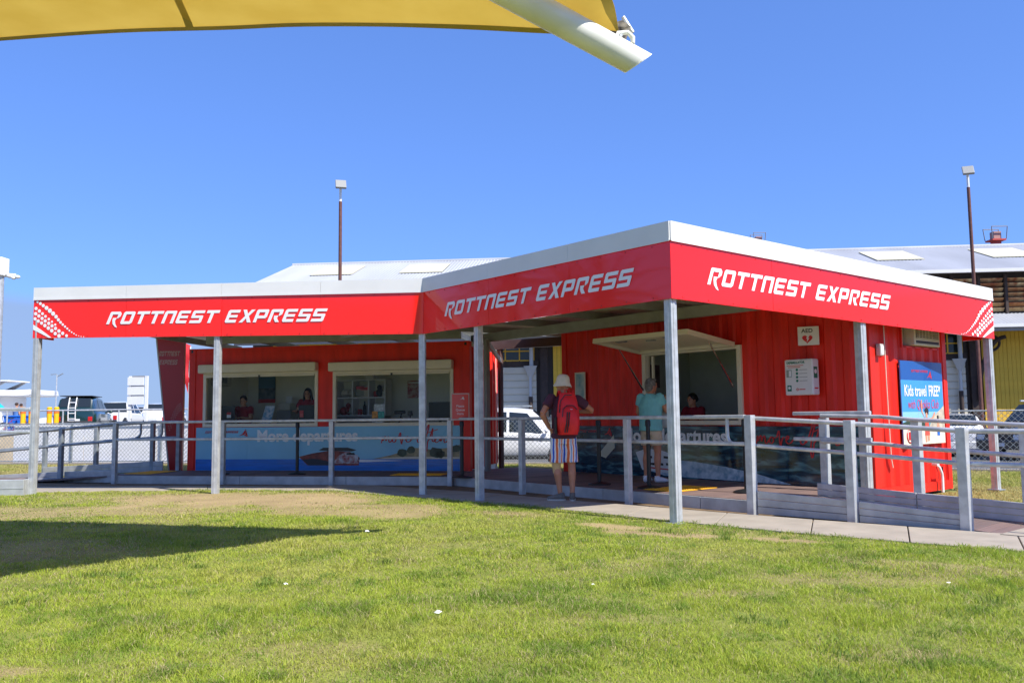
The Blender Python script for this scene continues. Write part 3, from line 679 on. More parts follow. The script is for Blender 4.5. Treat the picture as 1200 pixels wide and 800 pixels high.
# end wall, with the cut-out for the air conditioner
ends = []
AC = (1.0, 2.17, 2.22, 2.62)
def endp(mb, name, m): 
    o = mb.build(name, m, rcn, recalc=False); o.matrix_basis = Matrix.Translation((RL, 0, 0)) @ Matrix.Rotation(R(90), 4, 'Z'); return o
endp(corr_wall(.13, AC[0], zb_, zt_, .29, .045, .012), 'end_panel', red_cont); endp(corr_wall(AC[1], RD - .13, zb_, zt_, .29, .045, .012), 'end_panel', red_cont)
endp(corr_wall(AC[0], AC[1], zb_, AC[2], .29, .045, .012), 'end_panel', red_cont); endp(corr_wall(AC[0], AC[1], AC[3], zt_, .29, .045, .012), 'end_panel', red_cont)
endp(MB().box((RD - .13, -.03 + .03, 0), (RD, .12, RH)), 'corner_post', red_cont)
endp(MB().box((.1, -.004, 0), (RD - .131, .08, .139)), 'bottom_rail', red_cont); endp(MB().box((.1, -.006, RH - .1), (RD - .131, .08, RH)), 'top_rail', red_cont)
endp(MB().box((AC[0], .012, AC[2] - .03), (AC[1], .22, AC[2] - .001)).box((AC[0] - .03, .012, AC[2] - .03), (AC[0] - .001, .22, AC[3] + .03)).box((AC[1] + .001, .012, AC[2] - .03), (AC[1] + .03, .22, AC[3] + .03)).box((AC[0], .2, AC[2]), (AC[1], .22, AC[3])), 'recess', red_cont)
corr_wall(.13, RL - .13, zb_, zt_, .275, .036).build('back_panel', red_cont, rcn, recalc=False).matrix_basis = Matrix.Translation((RL, RD, 0)) @ Matrix.Rotation(PI, 4, 'Z')
corr_wall(0, RD - .1, zb_, zt_, .28, .036).build('end_panel', red_cont, rcn, recalc=False).matrix_basis = Matrix.Translation((.01, RD - .05, 0)) @ Matrix.Rotation(R(-90), 4, 'Z')
inr = mat('grey green interior lining', c(216, 228, 218), .6, var=.04)
MB().box((.06, RD - .12, .1), (RL - .06, RD - .07, RH - .1)).build('lining', inr, rcn)
MB().box((1.3, .1, .1), (1.36, RD - .13, RH - .1)).build('partition', mat('pale partition', c(190, 198, 190), .6), rcn)
MB().box((4.9, .1, .1), (4.96, RD - .13, RH - .1)).build('partition', inr, rcn)
MB().box((.06, .1, .06), (RL - .06, RD - .07, .1)).build('floor', mat('pale vinyl floor', c(200, 198, 190), .5), rcn)
MB().box((.02, .02, RH - .06), (RL - .08, RD - .02, RH - .01)).build('roof', white_trim, rcn)
x0, x1, z0, z1 = HO
fr = MB().box((x0, -.045, z0), (x0 + .085, .09, z1)).box((x1 - .085, -.045, z0), (x1, .09, z1)).box((x0 + .0851, -.043, z0), (x1 - .0851, .09, z0 + .075)).box((x0 + .0851, -.043, z1 - .06), (x1 - .0851, .09, z1)).build('hatch_frame', cream, rcn, bevel=.004)
MB().box((x0 + .16, .04, z0 + .08), (x0 + .2, .08, z1 - .07)).build('mullion', cream, fr)
MB().box((x0 + .09, .1, z0 - .04), (x1 - .09, .6, z0 - .0)).build('counter', mat('grey counter', (.3, .3, .3, 1), .35), rcn)
# awning flap, hinged at the head, lifted a little above level
hw0, hw1, hl = x0 - .03, x1 - .10, 1.22
hang = R(7)
aw = MB(); 
fl_ = MB().box((hw0, -hl, 0), (hw1, 0, .03)).build('awning_flap', cream, rcn, bevel=.003)
rim = MB().box((hw0, -hl, -.05), (hw0 + .05, 0, -.001)).box((hw1 - .05, -hl, -.05), (hw1, 0, -.001)).box((hw0 + .051, -hl, -.05), (hw1 - .051, -hl + .05, -.001)).box((hw0 + .051, -.06, -.05), (hw1 - .051, 0, -.001)).build('flap_rim', cream, fl_)
for q in (.42, 1.45): MB().box((hw0 + q, -hl + .12, -.045), (hw0 + q + .2, -hl + .2, -.004)).build('latch', galv_dark, fl_)
MB().box((hw0 + .9, -hl + .35, -.02), (hw0 + 1.1, -hl + .38, -.004)).build('handle', galv_dark, fl_)
fl_.matrix_basis = Matrix.Translation((0, -.05, z1 + .02)) @ Matrix.Rotation(-hang, 4, 'X')
for x in (hw0 + .06, hw1 - .06):
    a = Vector((x, -.05 - .62 * math.cos(hang), z1 + .02 + .62 * math.sin(hang) - .06)); b = Vector((x, -.05, z0 + .62))
    MB().tube([a, a.lerp(b, .55)], .011, 8).tube([a.lerp(b, .5), b], .017, 8).build('gas_strut', chrome, rcn)
# dark glossy printed panel
def sea_photo():
    m = bpy.data.materials.new('printed sea photograph'); m.use_nodes = True; n = m.node_tree.nodes; l = m.node_tree.links; b = n['Principled BSDF']
    t = n.new('ShaderNodeTexCoord'); mp = n.new('ShaderNodeMapping'); mp.inputs['Scale'].default_value = (1.2, 1, 5); l.new(t.outputs['Object'], mp.inputs[0])
    z = n.new('ShaderNodeTexNoise'); z.inputs['Scale'].default_value = 2.2; z.inputs['Detail'].default_value = 8; z.inputs['Distortion'].default_value = .6; l.new(mp.outputs[0], z.inputs[0])
    rp = n.new('ShaderNodeValToRGB'); e = rp.color_ramp.elements; e[0].position = .3; e[0].color = c(8, 26, 44); e[1].position = .72; e[1].color = c(96, 150, 160)
    k = e.new(.5); k.color = c(20, 62, 84); l.new(z.outputs['Fac'], rp.inputs[0]); l.new(rp.outputs[0], b.inputs['Base Color'])
    b.inputs['Roughness'].default_value = .12; b.inputs['Coat Weight'].default_value = .4; b.inputs['Coat Roughness'].default_value = .05
    return m
sr = thing('dark_sea_sign', 'dark glossy sea photograph sign with white lettering under the hatch', 'sign', RO, RRZ)
sea_p = sea_photo()
sign_panel(.36, 6.27, .13, 1.02, -.058, sr, sea_p, [1.5, 2.7, 3.85, 5.05])
q1, q2, q3, q4 = -.0605, -.0625, -.0645, -.0665
foam = mat('printed foam', c(206, 222, 230), .3, var=.2, vscale=10, col2=c(120, 160, 180))
decal([(2.05, .28), (2.6, .16), (4.6, .135), (5.1, .135), (4.5, .27), (3.9, .36), (3.3, .42), (2.9, .44), (2.5, .36)], q1, foam, 'printed_foam', sr)
decal([(1.95, .55), (2.1, .24), (2.75, .2), (2.95, .3), (2.9, .50), (2.55, .60), (2.2, .62)], q2, mat('printed white boat', c(214, 218, 220), .3), 'printed_boat', sr)
for k in range(3):
    decal([(2.2 + .2*k, .50), (2.34 + .2*k, .49), (2.34 + .2*k, .45), (2.2 + .2*k, .46)], q3, black, 'printed_window', sr); decal([(2.25 + .2*k, .38), (2.39 + .2*k, .37), (2.39 + .2*k, .33), (2.25 + .2*k, .34)], q3, black, 'printed_window', sr)
decal([(2.3, .30), (2.85, .27), (2.85, .25), (2.3, .275)], q3, rtxt, 'printed_stripe', sr)
decal([(1.0, .48), (1.25, .70), (1.42, .86), (1.44, .62), (1.2, .42)], q2, mat('printed sail', c(196, 198, 180), .3), 'printed_fin', sr)
ico_text('More departures', .335, 1.64, .74, q4, ltxt, 'lettering', sr, bold=.012, sx=1.0)
script_text((4.5, .74), .485, rtxt, sr, q4)
wordmark(lambda x, z: Vector((.42 + x, q4, .90 + z)), rtxt, 'brand_lettering', sr, .62, .045)
sail_logo(1.28, .88, .13, q4, rtxt, sr)

# ------------------------------------------------------------------ decks and ramps
deck_m = [mat('composite deck board %d' % i, c(*k), .7, var=.12, vscale=14, stretch=(1, .06, 1)) for i, k in enumerate(((118, 98, 92), (108, 92, 86), (126, 104, 96)))]
DZ = .15
chan = mat('galvanised channel', (.46, .47, .47, 1), .5, .35, var=.14, vscale=5)
def deck(name, o, rz, rows, edges, label):
    d = thing(name, None, None, o, rz); d['kind'] = 'structure'; d['label'] = label
    cache = {}
    for x0, x1, y0, y1, dz in rows:
        n = round((x1 - x0) / .145); p = (x1 - x0) / n
        for i in range(n):
            k = random.randrange(3); key = (round(y1 - y0, 3), round(p, 4), k)
            if key not in cache:
                me = MB().box((.003, y0, -.035), (p - .003, y1, 0)).mesh('plank'); me.materials.append(deck_m[k]); cache[key] = me
            share(cache[key], 'plank', d, (x0 + p * i, 0, DZ + dz + random.uniform(-.0015, .0015)))
    for p, q in edges:
        MB().bar((*p, .06), (*q, .06), .05, .165).build('edge_channel', chan, d)
    return d
deck('office_deck', (LO[0], LO[1], 0), LRZ, [(-.62, 6.42, -1.60, -.04, 0)], [((-.62, -1.63), (2.2, -1.63)), ((2.21, -1.63), (4.4, -1.63)), ((4.41, -1.63), (6.44, -1.63))], 'grey brown deck boards in front of the ticket office')
deck('hatch_deck', (RO[0], RO[1], 0), RRZ, [(-.44, 6.40, -2.38, -.06, -.002), (-1.75, -.45, -1.9, .35, -.006)], [((-.44, -2.41), (1.5, -2.41)), ((1.51, -2.41), (3.4, -2.41)), ((3.41, -2.41), (5.2, -2.41)), ((5.21, -2.41), (6.05, -2.41))], 'grey brown deck boards in front of the awning container')
vd = Vector((.643, -.766, 0)); ud = Vector((.766, .643, 0))
def railing(name, label, posts, rails, pw=.085, m=galv, group=None):
    r = thing(name, label, 'railing', (posts[0][0], posts[0][1], 0), 0, group); o = Vector((posts[0][0], posts[0][1], 0))
    for x, y, z0, z1, rz in posts:
        MB().box((-pw/2, -pw/2, z0), (pw/2, pw/2, z1)).build('post', m, r, bevel=.005).matrix_basis = Matrix.Translation(Vector((x, y, 0)) - o) @ Matrix.Rotation(rz, 4, 'Z')
    for nm, pts, rad in rails:
        P = [Vector(p) - o for p in pts]
        if nm.startswith('kick'):
            for a, b in zip(P, P[1:]): MB().bar(a, b, .03, rad).build(nm, galv, r, bevel=.004)
        elif nm == 'flat_rail':
            for a, b in zip(P, P[1:]): MB().bar(a, b, .06, .05).build('rail', m, r, bevel=.012)
        else: MB().tube(P, rad, 10).build(nm, m, r, smooth=True)
    return r
LEX = Vector((math.cos(LRZ), math.sin(LRZ), 0)); LEY = Vector((-math.sin(LRZ), math.cos(LRZ), 0))
def LP_(x, y): p = Vector((LO[0], LO[1], 0)) + LEX * x + LEY * y; return p.x, p.y
def RP_(x, y): p = Vector((RO[0], RO[1], 0)) + vd * x + ud * y; return p.x, p.y
TZ, MZ = 1.205, .865
# office deck railing
lx = [-.53, 1.86, 4.13, 6.46]
pl = [(*LP_(x, -1.70), -.02, TZ - .02, LRZ) for x in lx]
a0, a1 = LP_(-.53, -1.70), LP_(6.46, -1.70)
# right: hatch deck railing
rx = [0.87 - .0, 3.0]
b_pts = [(.14, 13.87), (1.62, 12.12), (2.97, 10.71)]
railing('office_railing', 'galvanised two-rail railing along the ticket office deck', pl,
        [('flat_rail', [(*a0, TZ), (*a1, TZ)], .03), ('flat_rail', [(*a0, MZ), (*a1, MZ)], .03)])
c0 = (a1[0] + .03, a1[1] - .05)
railing('hatch_railing', 'galvanised two-rail railing along the deck behind the man', [(*p, -.02, TZ - .02, RRZ) for p in b_pts[:2]],
        [('flat_rail', [(*c0, TZ), (2.93, 10.76, TZ)], .03), ('flat_rail', [(*c0, MZ), (2.93, 10.76, MZ)], .03)])
# right ramp: near side
n0, n1, n2 = Vector((2.97, 10.71, 0)), Vector((3.86, 9.80, 0)), Vector((4.69, 8.93, 0)); n3 = Vector((5.45, 8.13, 0))
def zz_(z, i): return (z, z - .075, z - .15, z - .16)[i]
def rr_(z): return [(n0.x, n0.y, z), (n1.x, n1.y, z - .07), (n2.x, n2.y, z - .15), (n3.x, n3.y, z - .15)]
rn = railing('ramp_near_railing', 'nearest sloping handrail of the ramp beside the concrete path', [(*n0.xy, -.03, TZ + .02, RRZ), (*n1.xy, -.03, TZ - .05, RRZ), (*n2.xy, -.03, TZ - .13, RRZ)],
        [('rail', [(p[0] + .05, p[1] + .05, p[2]) for p in rr_(TZ - .02)], .027), ('rail', [(p[0] + .05, p[1] + .05, p[2]) for p in rr_(MZ - .02)], .025)], pw=.1)
def kick(par, a, b, za0, za1, zb0, zb1, off):
    o = Vector(par.location); P = [a + off, b + off]
    for k in range(3):
        f0, f1 = k / 3 + .014, (k + 1) / 3 - .002
        mk = lambda p, z: Vector((p.x, p.y, z)) - o
        vs = [mk(P[0], za0 + (za1-za0)*f0), mk(P[1], zb0 + (zb1-zb0)*f0), mk(P[1], zb0 + (zb1-zb0)*f1), mk(P[0], za0 + (za1-za0)*f1)]
        MB().prism(vs, ud * .03).build('kick_plate', chan, par, bevel=.006)
kick(rn, n0 + vd * .06, n1 - vd * .06, .0, .285, .0, .24, ud * .02); kick(rn, n1 + vd * .06, n2 - vd * .06, .0, .24, .0, .17, ud * .02)
# right ramp: far side
f0 = n0 + ud * 1.32 + vd * .25; f1 = f0 + vd * 1.22; f2 = f0 + vd * 2.42; f3 = f2 + vd * 1.0
rf = railing('ramp_far_railing', 'far sloping handrail of the ramp beside the red container end', [(*f0.xy, .0, TZ - .03, RRZ), (*f1.xy, -.03, TZ - .08, RRZ), (*f2.xy, -.03, TZ - .14, RRZ)],
        [('rail', [(f0.x - .06, f0.y - .05, TZ - .0), (f0.x + .5, f0.y - .6, TZ - .02), (f1.x - .05, f1.y - .05, TZ - .06), (f2.x - .05, f2.y - .05, TZ - .12), (f3.x - .05, f3.y - .05, TZ - .12)], .026),
         ('rail', [(f0.x - .06, f0.y - .05, MZ - .0), (f0.x + .5, f0.y - .6, MZ - .02), (f1.x - .05, f1.y - .05, MZ - .06), (f2.x - .05, f2.y - .05, MZ - .12), (f3.x - .05, f3.y - .05, MZ - .12)], .026),
         ('flat_rail', [(f0.x - .32, f0.y + .26, TZ + .03), (f0.x + .42, f0.y - .5, TZ + .03)], .03), ('flat_rail', [(f0.x - .32, f0.y + .26, MZ + .03), (f0.x + .42, f0.y - .5, MZ + .03)], .03)], pw=.1)
kick(rf, f0 - vd * .08, f1, .08, .32, .04, .27, ud * -.10); kick(rf, f1 + vd * .01, f2 + vd * 1.2, .04, .27, -.01, .19, ud * -.10)
# curved handrail end loop by the deck corner
def loop(par, base, m=galv):
    o = Vector(par.location); P = []
    for i in range(9):
        t = PI * .5 * i / 8; P.append(base + Vector((0, 0, 0)) + vd * (.10 * (1 - math.cos(t))) + Vector((0, 0, -.24 - .10 * math.sin(t))))
    MB().tube([base - o] + [p - o for p in P], .024, 8).build('rail_end', m, par, smooth=True)
loop(rn, n0 - vd * .34 + Vector((0, 0, TZ)))
# ramp surface boards
rmp = thing('ramp', None, None, (n0.x, n0.y, 0), math.atan2(n2.y - n0.y, n2.x - n0.x)); rmp['kind'] = 'structure'; rmp['label'] = 'brown boards of the sloping access ramp'
for i in range(17):
    x = .35 + .145 * i; z0_, z1_ = .15 - .15 * (x - .35) / 2.47, .15 - .15 * (x + .145 - .35) / 2.47
    MB().prism([(x + .003, .05, z0_), (x + .142, .05, z1_), (x + .142, 1.27, z1_), (x + .003, 1.27, z0_)], (0, 0, -.03)).build('plank', deck_m[random.randrange(3)], rmp)
# concrete pad at the foot of the ramp, and tactile mats
pad_o = n0 + vd * 2.84
pd = MB().prism([tuple(pad_o + ud * .02), tuple(pad_o + vd * 2.2 + ud * .02), tuple(pad_o + vd * 2.2 + ud * 1.5), tuple(pad_o + ud * 1.5)], (0, 0, .031)).build('concrete_pad', concrete); tag(pd, 'concrete pad at the foot of the ramp', 'pad', kind='structure')
tact_m = mat('yellow tactile rubber', c(238, 172, 30), .6, var=.08, vscale=10)
def tactile(o, rz, L, D, label):
    t = thing('tactile_mat', label, 'tactile mat', o, rz, 'yellow tactile mats')
    MB().box((0, 0, 0), (L, D, .008)).build('mat', tact_m, t)
    mb = MB(); n, m_ = int(L / .05), int(D / .05)
    for i in range(n):
        for j in range(m_): mb.tube([(.025 + L*i/n, .025 + D*j/m_, .0075), (.025 + L*i/n, .025 + D*j/m_, .0125)], [.015, .011], 6)
    k = mb.build('studs', tact_m, t); k['kind'] = 'stuff'
    return t
tactile((*RP_(4.0, -2.2), DZ + .003), RRZ, .6, .95, 'yellow tactile mat on the sunlit deck behind the tall corner post')
tactile((*LP_(5.2, -1.45), DZ + .004), LRZ, 1.0, .5, 'yellow tactile mat on the shaded deck below the printed island')
tactile((*LP_(-.6, -1.3), DZ + .004), LRZ, .6, .9, 'yellow tactile mat at the head of the far ramp')
tp = pad_o + vd * .75 + ud * .35; tactile((tp.x, tp.y, .034), RRZ, .6, 1.0, 'yellow tactile mat on concrete at the foot of the ramp')
# left ramp (runs away to the left)
q0 = Vector((*LP_(-.53, -1.70), 0)); q1_ = Vector((-9.43, 17.83, 0)); q2_ = Vector((-11.1, 18.3, 0)); q3_ = Vector((-12.8, 18.75, 0))
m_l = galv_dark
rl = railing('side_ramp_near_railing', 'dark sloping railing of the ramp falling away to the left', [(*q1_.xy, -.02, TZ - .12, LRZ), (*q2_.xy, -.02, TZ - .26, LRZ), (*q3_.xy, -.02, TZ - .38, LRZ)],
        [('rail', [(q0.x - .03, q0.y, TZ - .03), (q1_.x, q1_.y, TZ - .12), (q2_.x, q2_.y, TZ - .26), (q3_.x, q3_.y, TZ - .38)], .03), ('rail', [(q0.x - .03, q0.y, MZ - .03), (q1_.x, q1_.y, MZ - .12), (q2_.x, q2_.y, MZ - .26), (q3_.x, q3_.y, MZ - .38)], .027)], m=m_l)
def kick2(par, a, b, za0, za1, zb0, zb1):
    o = Vector(par.location)
    for k in range(2):
        f0, f1 = k / 2 + .012, (k + 1) / 2 - .002
        mk = lambda p, z: Vector((p.x, p.y, z)) - o
        MB().prism([mk(a, za0 + (za1-za0)*f0), mk(b, zb0 + (zb1-zb0)*f0), mk(b, zb0 + (zb1-zb0)*f1), mk(a, za0 + (za1-za0)*f1)], LEY * .03).build('kick_plate', chan, par, bevel=.006)
kick2(rl, q0 - LEX * .06 + LEY*.04, q1_ + LEX * .06 + LEY*.04, .0, .25, -.02, .2); kick2(rl, q1_ - LEX * .06 + LEY*.04, q2_ + LEX * .06 + LEY*.04, -.02, .2, -.02, .12)
g = [Vector((-7.29, 18.62, 0)), Vector((-7.95, 18.84, 0)), Vector((-9.41, 19.29, 0)), Vector((-10.8, 19.72, 0)), Vector((-12.4, 20.2, 0))]
zd = [0, 0, -.08, -.18, -.3]
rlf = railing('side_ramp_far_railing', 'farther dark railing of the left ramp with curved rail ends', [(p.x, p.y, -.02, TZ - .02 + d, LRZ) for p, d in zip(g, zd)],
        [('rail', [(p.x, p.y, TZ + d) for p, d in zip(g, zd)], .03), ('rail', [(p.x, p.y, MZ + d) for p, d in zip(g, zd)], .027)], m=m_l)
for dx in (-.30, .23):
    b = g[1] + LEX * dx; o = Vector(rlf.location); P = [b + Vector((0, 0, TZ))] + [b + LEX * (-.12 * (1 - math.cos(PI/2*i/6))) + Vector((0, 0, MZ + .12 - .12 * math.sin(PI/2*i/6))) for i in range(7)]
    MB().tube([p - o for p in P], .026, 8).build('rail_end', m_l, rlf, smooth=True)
kick2(rlf, g[1] + LEX * .3 - LEY*.06, g[3] - LEY*.06, .14, .36, -.02, .2)
sr_ = thing('side_ramp', None, None); sr_['kind'] = 'structure'; sr_['label'] = 'boards of the ramp on the left'
for i in range(20):
    a = q0 + LEX * (-.09 - .145 * i) + LEY * .08; b = a - LEX * .139; za = .148 - .0085 * i; zb2 = za - .0085
    MB().prism([(a.x, a.y, za), (b.x, b.y, zb2), tuple((b + LEY * 1.2).xy) + (zb2,), tuple((a + LEY * 1.2).xy) + (za,)], (0, 0, -.03)).build('plank', deck_m[i % 3], sr_)
# front landing at the far left edge, tied to the end canopy post
p0 = FR['left'].P(.06, 0, -.05)
ld = thing('side_landing', 'timber landing in a galvanised channel beside the end canopy post', 'landing', (p0.x, p0.y, 0), R(3))
MB().box((-5, -.75, .005), (-.07, -.70, .285)).build('edge_channel', chan, ld, bevel=.01)
MB().box((-5, -.756, .13), (-.075, -.748, .15)).build('channel_lip', chan, ld)
MB().box((-.12, -.699, .005), (-.07, -.45, .285)).build('edge_channel', chan, ld, bevel=.01)
for i in range(33): MB().box((-5 + .147 * i, -.69, .255), (-5 + .147 * i + .141, -.45, .29)).build('plank', deck_m[i % 3], ld)
ld.location.y += .55
railing('landing_railing', 'light galvanised railing fixed to the end canopy post on the left', [(p0.x - 2.2, p0.y - .02, -.02, 1.44, R(3))], [('flat_rail', [(p0.x - 4, p0.y - .1, 1.465), (p0.x - .06, p0.y - .02, 1.465)], .03), ('flat_rail', [(p0.x - 4, p0.y - .1, 1.075), (p0.x - .06, p0.y - .02, 1.075)], .03)])

# ------------------------------------------------------------------ queue stanchions
def stanchion(x, y, label, z=DZ):
    t = thing('queue_stanchion', label, 'stanchion', (x, y, z), random.uniform(0, 3), 'black queue stanchions')
    MB().tube([(0,0,0),(0,0,.018),(0,0,.03),(0,0,.05)], [.18,.18,.15,.05], 20).build('base', black, t, smooth=True)
    MB().tube([(0,0,.04),(0,0,.92)], .032, 14).build('pole', black, t, smooth=True)
    MB().tube([(0,0,.92),(0,0,1.0),(0,0,1.02)], [.042,.042,.03], 14).build('belt_head', black, t, smooth=True)
    return t
stanchion(-5.9, 17.25, 'black queue stanchion left of the red sail logo on the blue sign')
stanchion(-4.28, 16.95, 'black queue stanchion in front of the word departures on the blue sign')
stanchion(1.36, 13.6, 'black queue stanchion just right of the man with the backpack')
stanchion(2.03, 12.85, 'black queue stanchion in front of the woman in teal')
stanchion(3.24, 11.95, 'black queue stanchion at the sunlit tactile mat')
qs = stanchion(-.93, 15.5, 'black queue stanchion carrying the red notice by the office corner')
ns = thing('queue_notice', 'small red queue notice in a clear holder on a stanchion', 'notice', (-.95, 15.45, DZ), R(-8))
MB().box((-.15, -.012, 1.06), (.15, -.002, 1.50)).build('notice_sheet', mat('red notice', c(214, 62, 44), .3, coat=.5), ns)
MB().box((-.165, .0, 1.04), (.165, .012, 1.52)).box((-.17, -.04, 1.03), (.17, .012, 1.038)).build('holder', mat('clear acrylic edge', c(206, 176, 168), .15), ns)
wv = white_vinyl
sail_logo(.04, 1.42, .05, -.0145, wv, ns)
for t, z in (('Please', 1.27), ('Queue', 1.20), ('Here', 1.13)): ico_text(t, .06, 0, z, -.0145, wv, 'lettering', ns, 'CENTER')

# ------------------------------------------------------------------ fixtures on the right container
fx = thing('defibrillator_sign', 'projecting white AED sign with a red heart above the cabinet', 'sign', RO, RRZ)
ax, az_ = 5.44, 2.10
def vplate(x, y0, z0, z1, w, th, side, parent, name, m):
    # two angled faces meeting at a nose that points out of the wall
    a = Vector((x - w*.35, -.03, z0)); n_ = Vector((x - w*.12, -.17, z0)); b = Vector((x + w, -.03, z0)); zz = Vector((0, 0, z1 - z0))
    return MB().prism([a, n_, b], zz).build(name, m, parent)
vplate(5.40, 0, 2.24, 2.52, .24, 0, 0, fx, 'sign_body', white)
nose, bq = Vector((5.40 - .0288, -.17, 0)), Vector((5.64, -.03, 0)); fd = (bq - nose).normalized(); fn = Vector((fd.y, -fd.x, 0))
def onface(a, z, off, o=nose): p = o + fd * a + fn * (.003 + off); return Vector((p.x, p.y, z))
ico_text('AED', .085, .135, 2.43, 0, black, 'lettering', fx, 'CENTER', bold=.0015, frame=lambda x, z, y: onface(x, z, 0))
hm = mat('sign red', c(206, 30, 36), .4)
hp = [(.135 + .075 * (16 * math.sin(t)**3) / 16, 2.335 + .07 * (13*math.cos(t) - 5*math.cos(2*t) - 2*math.cos(3*t) - math.cos(4*t)) / 16) for t in np.linspace(0, 2*PI, 24, endpoint=False)]
MB().poly([onface(x, z, 0) for x, z in reversed(hp)]).build('heart', hm, fx, recalc=False)
MB().poly([onface(x, z, .002) for x, z in ((.15, 2.385), (.115, 2.34), (.135, 2.338), (.125, 2.285), (.165, 2.345), (.143, 2.347), (.168, 2.38))]).build('bolt', white_vinyl, fx, recalc=False)
cab = thing('defibrillator_cabinet', 'white defibrillator cabinet with green symbols on the red wall', 'cabinet', RO, RRZ)
MB().box((5.15, -.215, 1.49), (5.62, -.037, 2.03)).build('cabinet_box', white, cab, bevel=.02)
grn = mat('safety green', c(20, 118, 92), .4)
ycab = -.2175
ico_text('DEFIBRILLATOR', .045, 5.19, 1.965, ycab, grn, 'lettering', cab, bold=.002, sx=.95)
for k in range(2): MB().box((5.19 + .02*k, ycab, 1.93 - .025*k), (5.47 - .05*k, ycab + .001, 1.94 - .025*k)).build('printed_line', mat('printed orange', c(214, 98, 60), .4), cab)
for k in range(4):
    MB().disc((5.36, ycab + .001, 1.87 - .055*k), (0, -1, 0), .020, .002, 12).build('step_symbol', grn, cab)
    MB().box((5.40, ycab, 1.865 - .055*k), (5.53, ycab + .001, 1.872 - .055*k)).build('printed_line', grey, cab)
MB().box((5.19, ycab - .012, 1.76), (5.27, ycab, 1.87)).build('keypad', mat('keypad grey', c(150, 160, 150), .4), cab); MB().box((5.235, ycab - .02, 1.77), (5.27, ycab - .0121, 1.86)).build('handle', white_vinyl, cab)
MB().box((5.19, ycab, 1.55), (5.26, ycab + .001, 1.64)).build('green_symbol', grn, cab); MB().disc((5.225, ycab - .001, 1.60), (0, -1, 0), .022, .001, 12).build('symbol_heart', white_vinyl, cab)
MB().torus((5.36, ycab, 1.575), (0, 1, 0), .016, .005, 12, 4).build('maker_ring', hm, cab); MB().box((5.39, ycab, 1.568), (5.49, ycab + .001, 1.582)).build('maker_print', hm, cab)
# side face of the cabinet (towards the sunny end)
xs_ = 5.6225
for z0, z1, y0, y1 in ((1.74, 1.91, -.19, -.09),): MB().box((xs_ - .001, y0, z0), (xs_, y1, z1)).build('side_symbol', grn, cab)
MB().disc((xs_, -.14, 1.84), (1, 0, 0), .035, .001, 12).build('side_heart', white_vinyl, cab); MB().box((xs_ - .001, -.18, 1.58), (xs_, -.08, 1.60)).build('side_print', hm, cab)
# framed notice near the far end of the front wall
nf = thing('framed_notice', 'pale framed notice on the red wall behind the man', 'notice', RO, RRZ)
MB().box((.40, -.055, 1.50), (.68, -.037, 2.06)).build('frame', cream, nf); MB().box((.43, -.058, 1.53), (.65, -.0555, 2.03)).build('sheet', mat('printed pale teal', c(120, 160, 160), .3, var=.3, vscale=6, col2=c(190, 200, 190)), nf)
# the end wall: poster, air conditioner, conduit, pipe
PO = Vector((*RP_(RL, 0), .02)); PRZ = RRZ + R(90)
ac = thing('air_conditioner', 'boxed air conditioner set in the red container end wall', 'air conditioner', PO, PRZ)
acm = mat('aged cream plastic', c(206, 200, 180), .5, var=.05)
MB().box((AC[0] + .24, -.06, AC[2] + .01), (AC[1] - .06, .19, AC[3] - .03)).build('casing', acm, ac, bevel=.015)
MB().box((AC[0] + .02, .1, AC[2] + .04), (AC[0] + .2, .19, AC[3] - .02)).build('side_panel', acm, ac)
MB().box((AC[0] + .29, -.065, AC[2] + .12), (AC[1] - .11, -.059, AC[3] - .07)).build('grille_recess', dkgrey, ac)
for k in range(7): MB().box((AC[0] + .29, -.075, AC[2] + .125 + .031*k), (AC[1] - .11, -.0655, AC[2] + .137 + .031*k)).build('grille_slat', acm, ac)
for k in range(5): MB().box((AC[0] + .36 + .11*k, -.078, AC[2] + .12), (AC[0] + .372 + .11*k, -.0755, AC[3] - .07)).build('grille_bar', acm, ac)
MB().box((AC[0] + .29, -.064, AC[2] + .045), (AC[1] - .11, -.0595, AC[2] + .085)).build('outlet', black, ac)
ps = thing('kids_poster', 'blue beach poster reading Kids travel FREE on the container end', 'poster', PO, PRZ)
px0, px1, pz0, pz1 = .775, 2.165, .73, 1.985
MB().box((px0, -.035, pz0), (px1, -.02, pz1)).build('board', mat('printed sky blue', c(64, 150, 222), .3, coat=.3), ps)
ya, yb, yc_, yd = -.0375, -.0395, -.0415, -.0435
decal([(px0, 1.70), (px1, 1.70), (px1, pz1), (px0, pz1)], ya, mat('printed royal blue', c(22, 82, 158), .3, coat=.3), 'header_band', ps)
decal([(px0, 1.05), (px1, 1.05), (px1, 1.22), (px0, 1.22)], ya, mat('printed hazy sky', c(140, 196, 232), .3, coat=.3), 'printed_horizon', ps)
decal([(px0, pz0), (px1, pz0), (px1, .96), (px0, .96)], ya, mat('printed beach sand', c(226, 216, 196), .3, var=.06, vscale=9), 'printed_sand', ps)
decal([(px0, .96), (px1, .96), (px1, 1.05), (px0, 1.05)], ya, mat('printed turquoise', c(60, 160, 180), .3, var=.15, vscale=9), 'printed_water', ps)
decal([(px0, .99), (1.5, .99), (1.46, 1.08), (1.2, 1.13), (1.0, 1.10), (px0, 1.06)], yb, shrub, 'printed_headland', ps)
decal([(1.62, .98), (px1, .94), (px1, 1.32), (2.05, 1.26), (1.9, 1.2), (1.75, 1.12)], yb, mat('printed cliffs', c(190, 178, 158), .3, var=.25, vscale=12), 'printed_cliff', ps)
wordmark(lambda x, z: Vector((1.12 + x, yb, 1.82 + z)), rtxt, 'brand_lettering', ps, .55, .035)
sail_logo(1.72, 1.765, .10, yb, rtxt, ps)
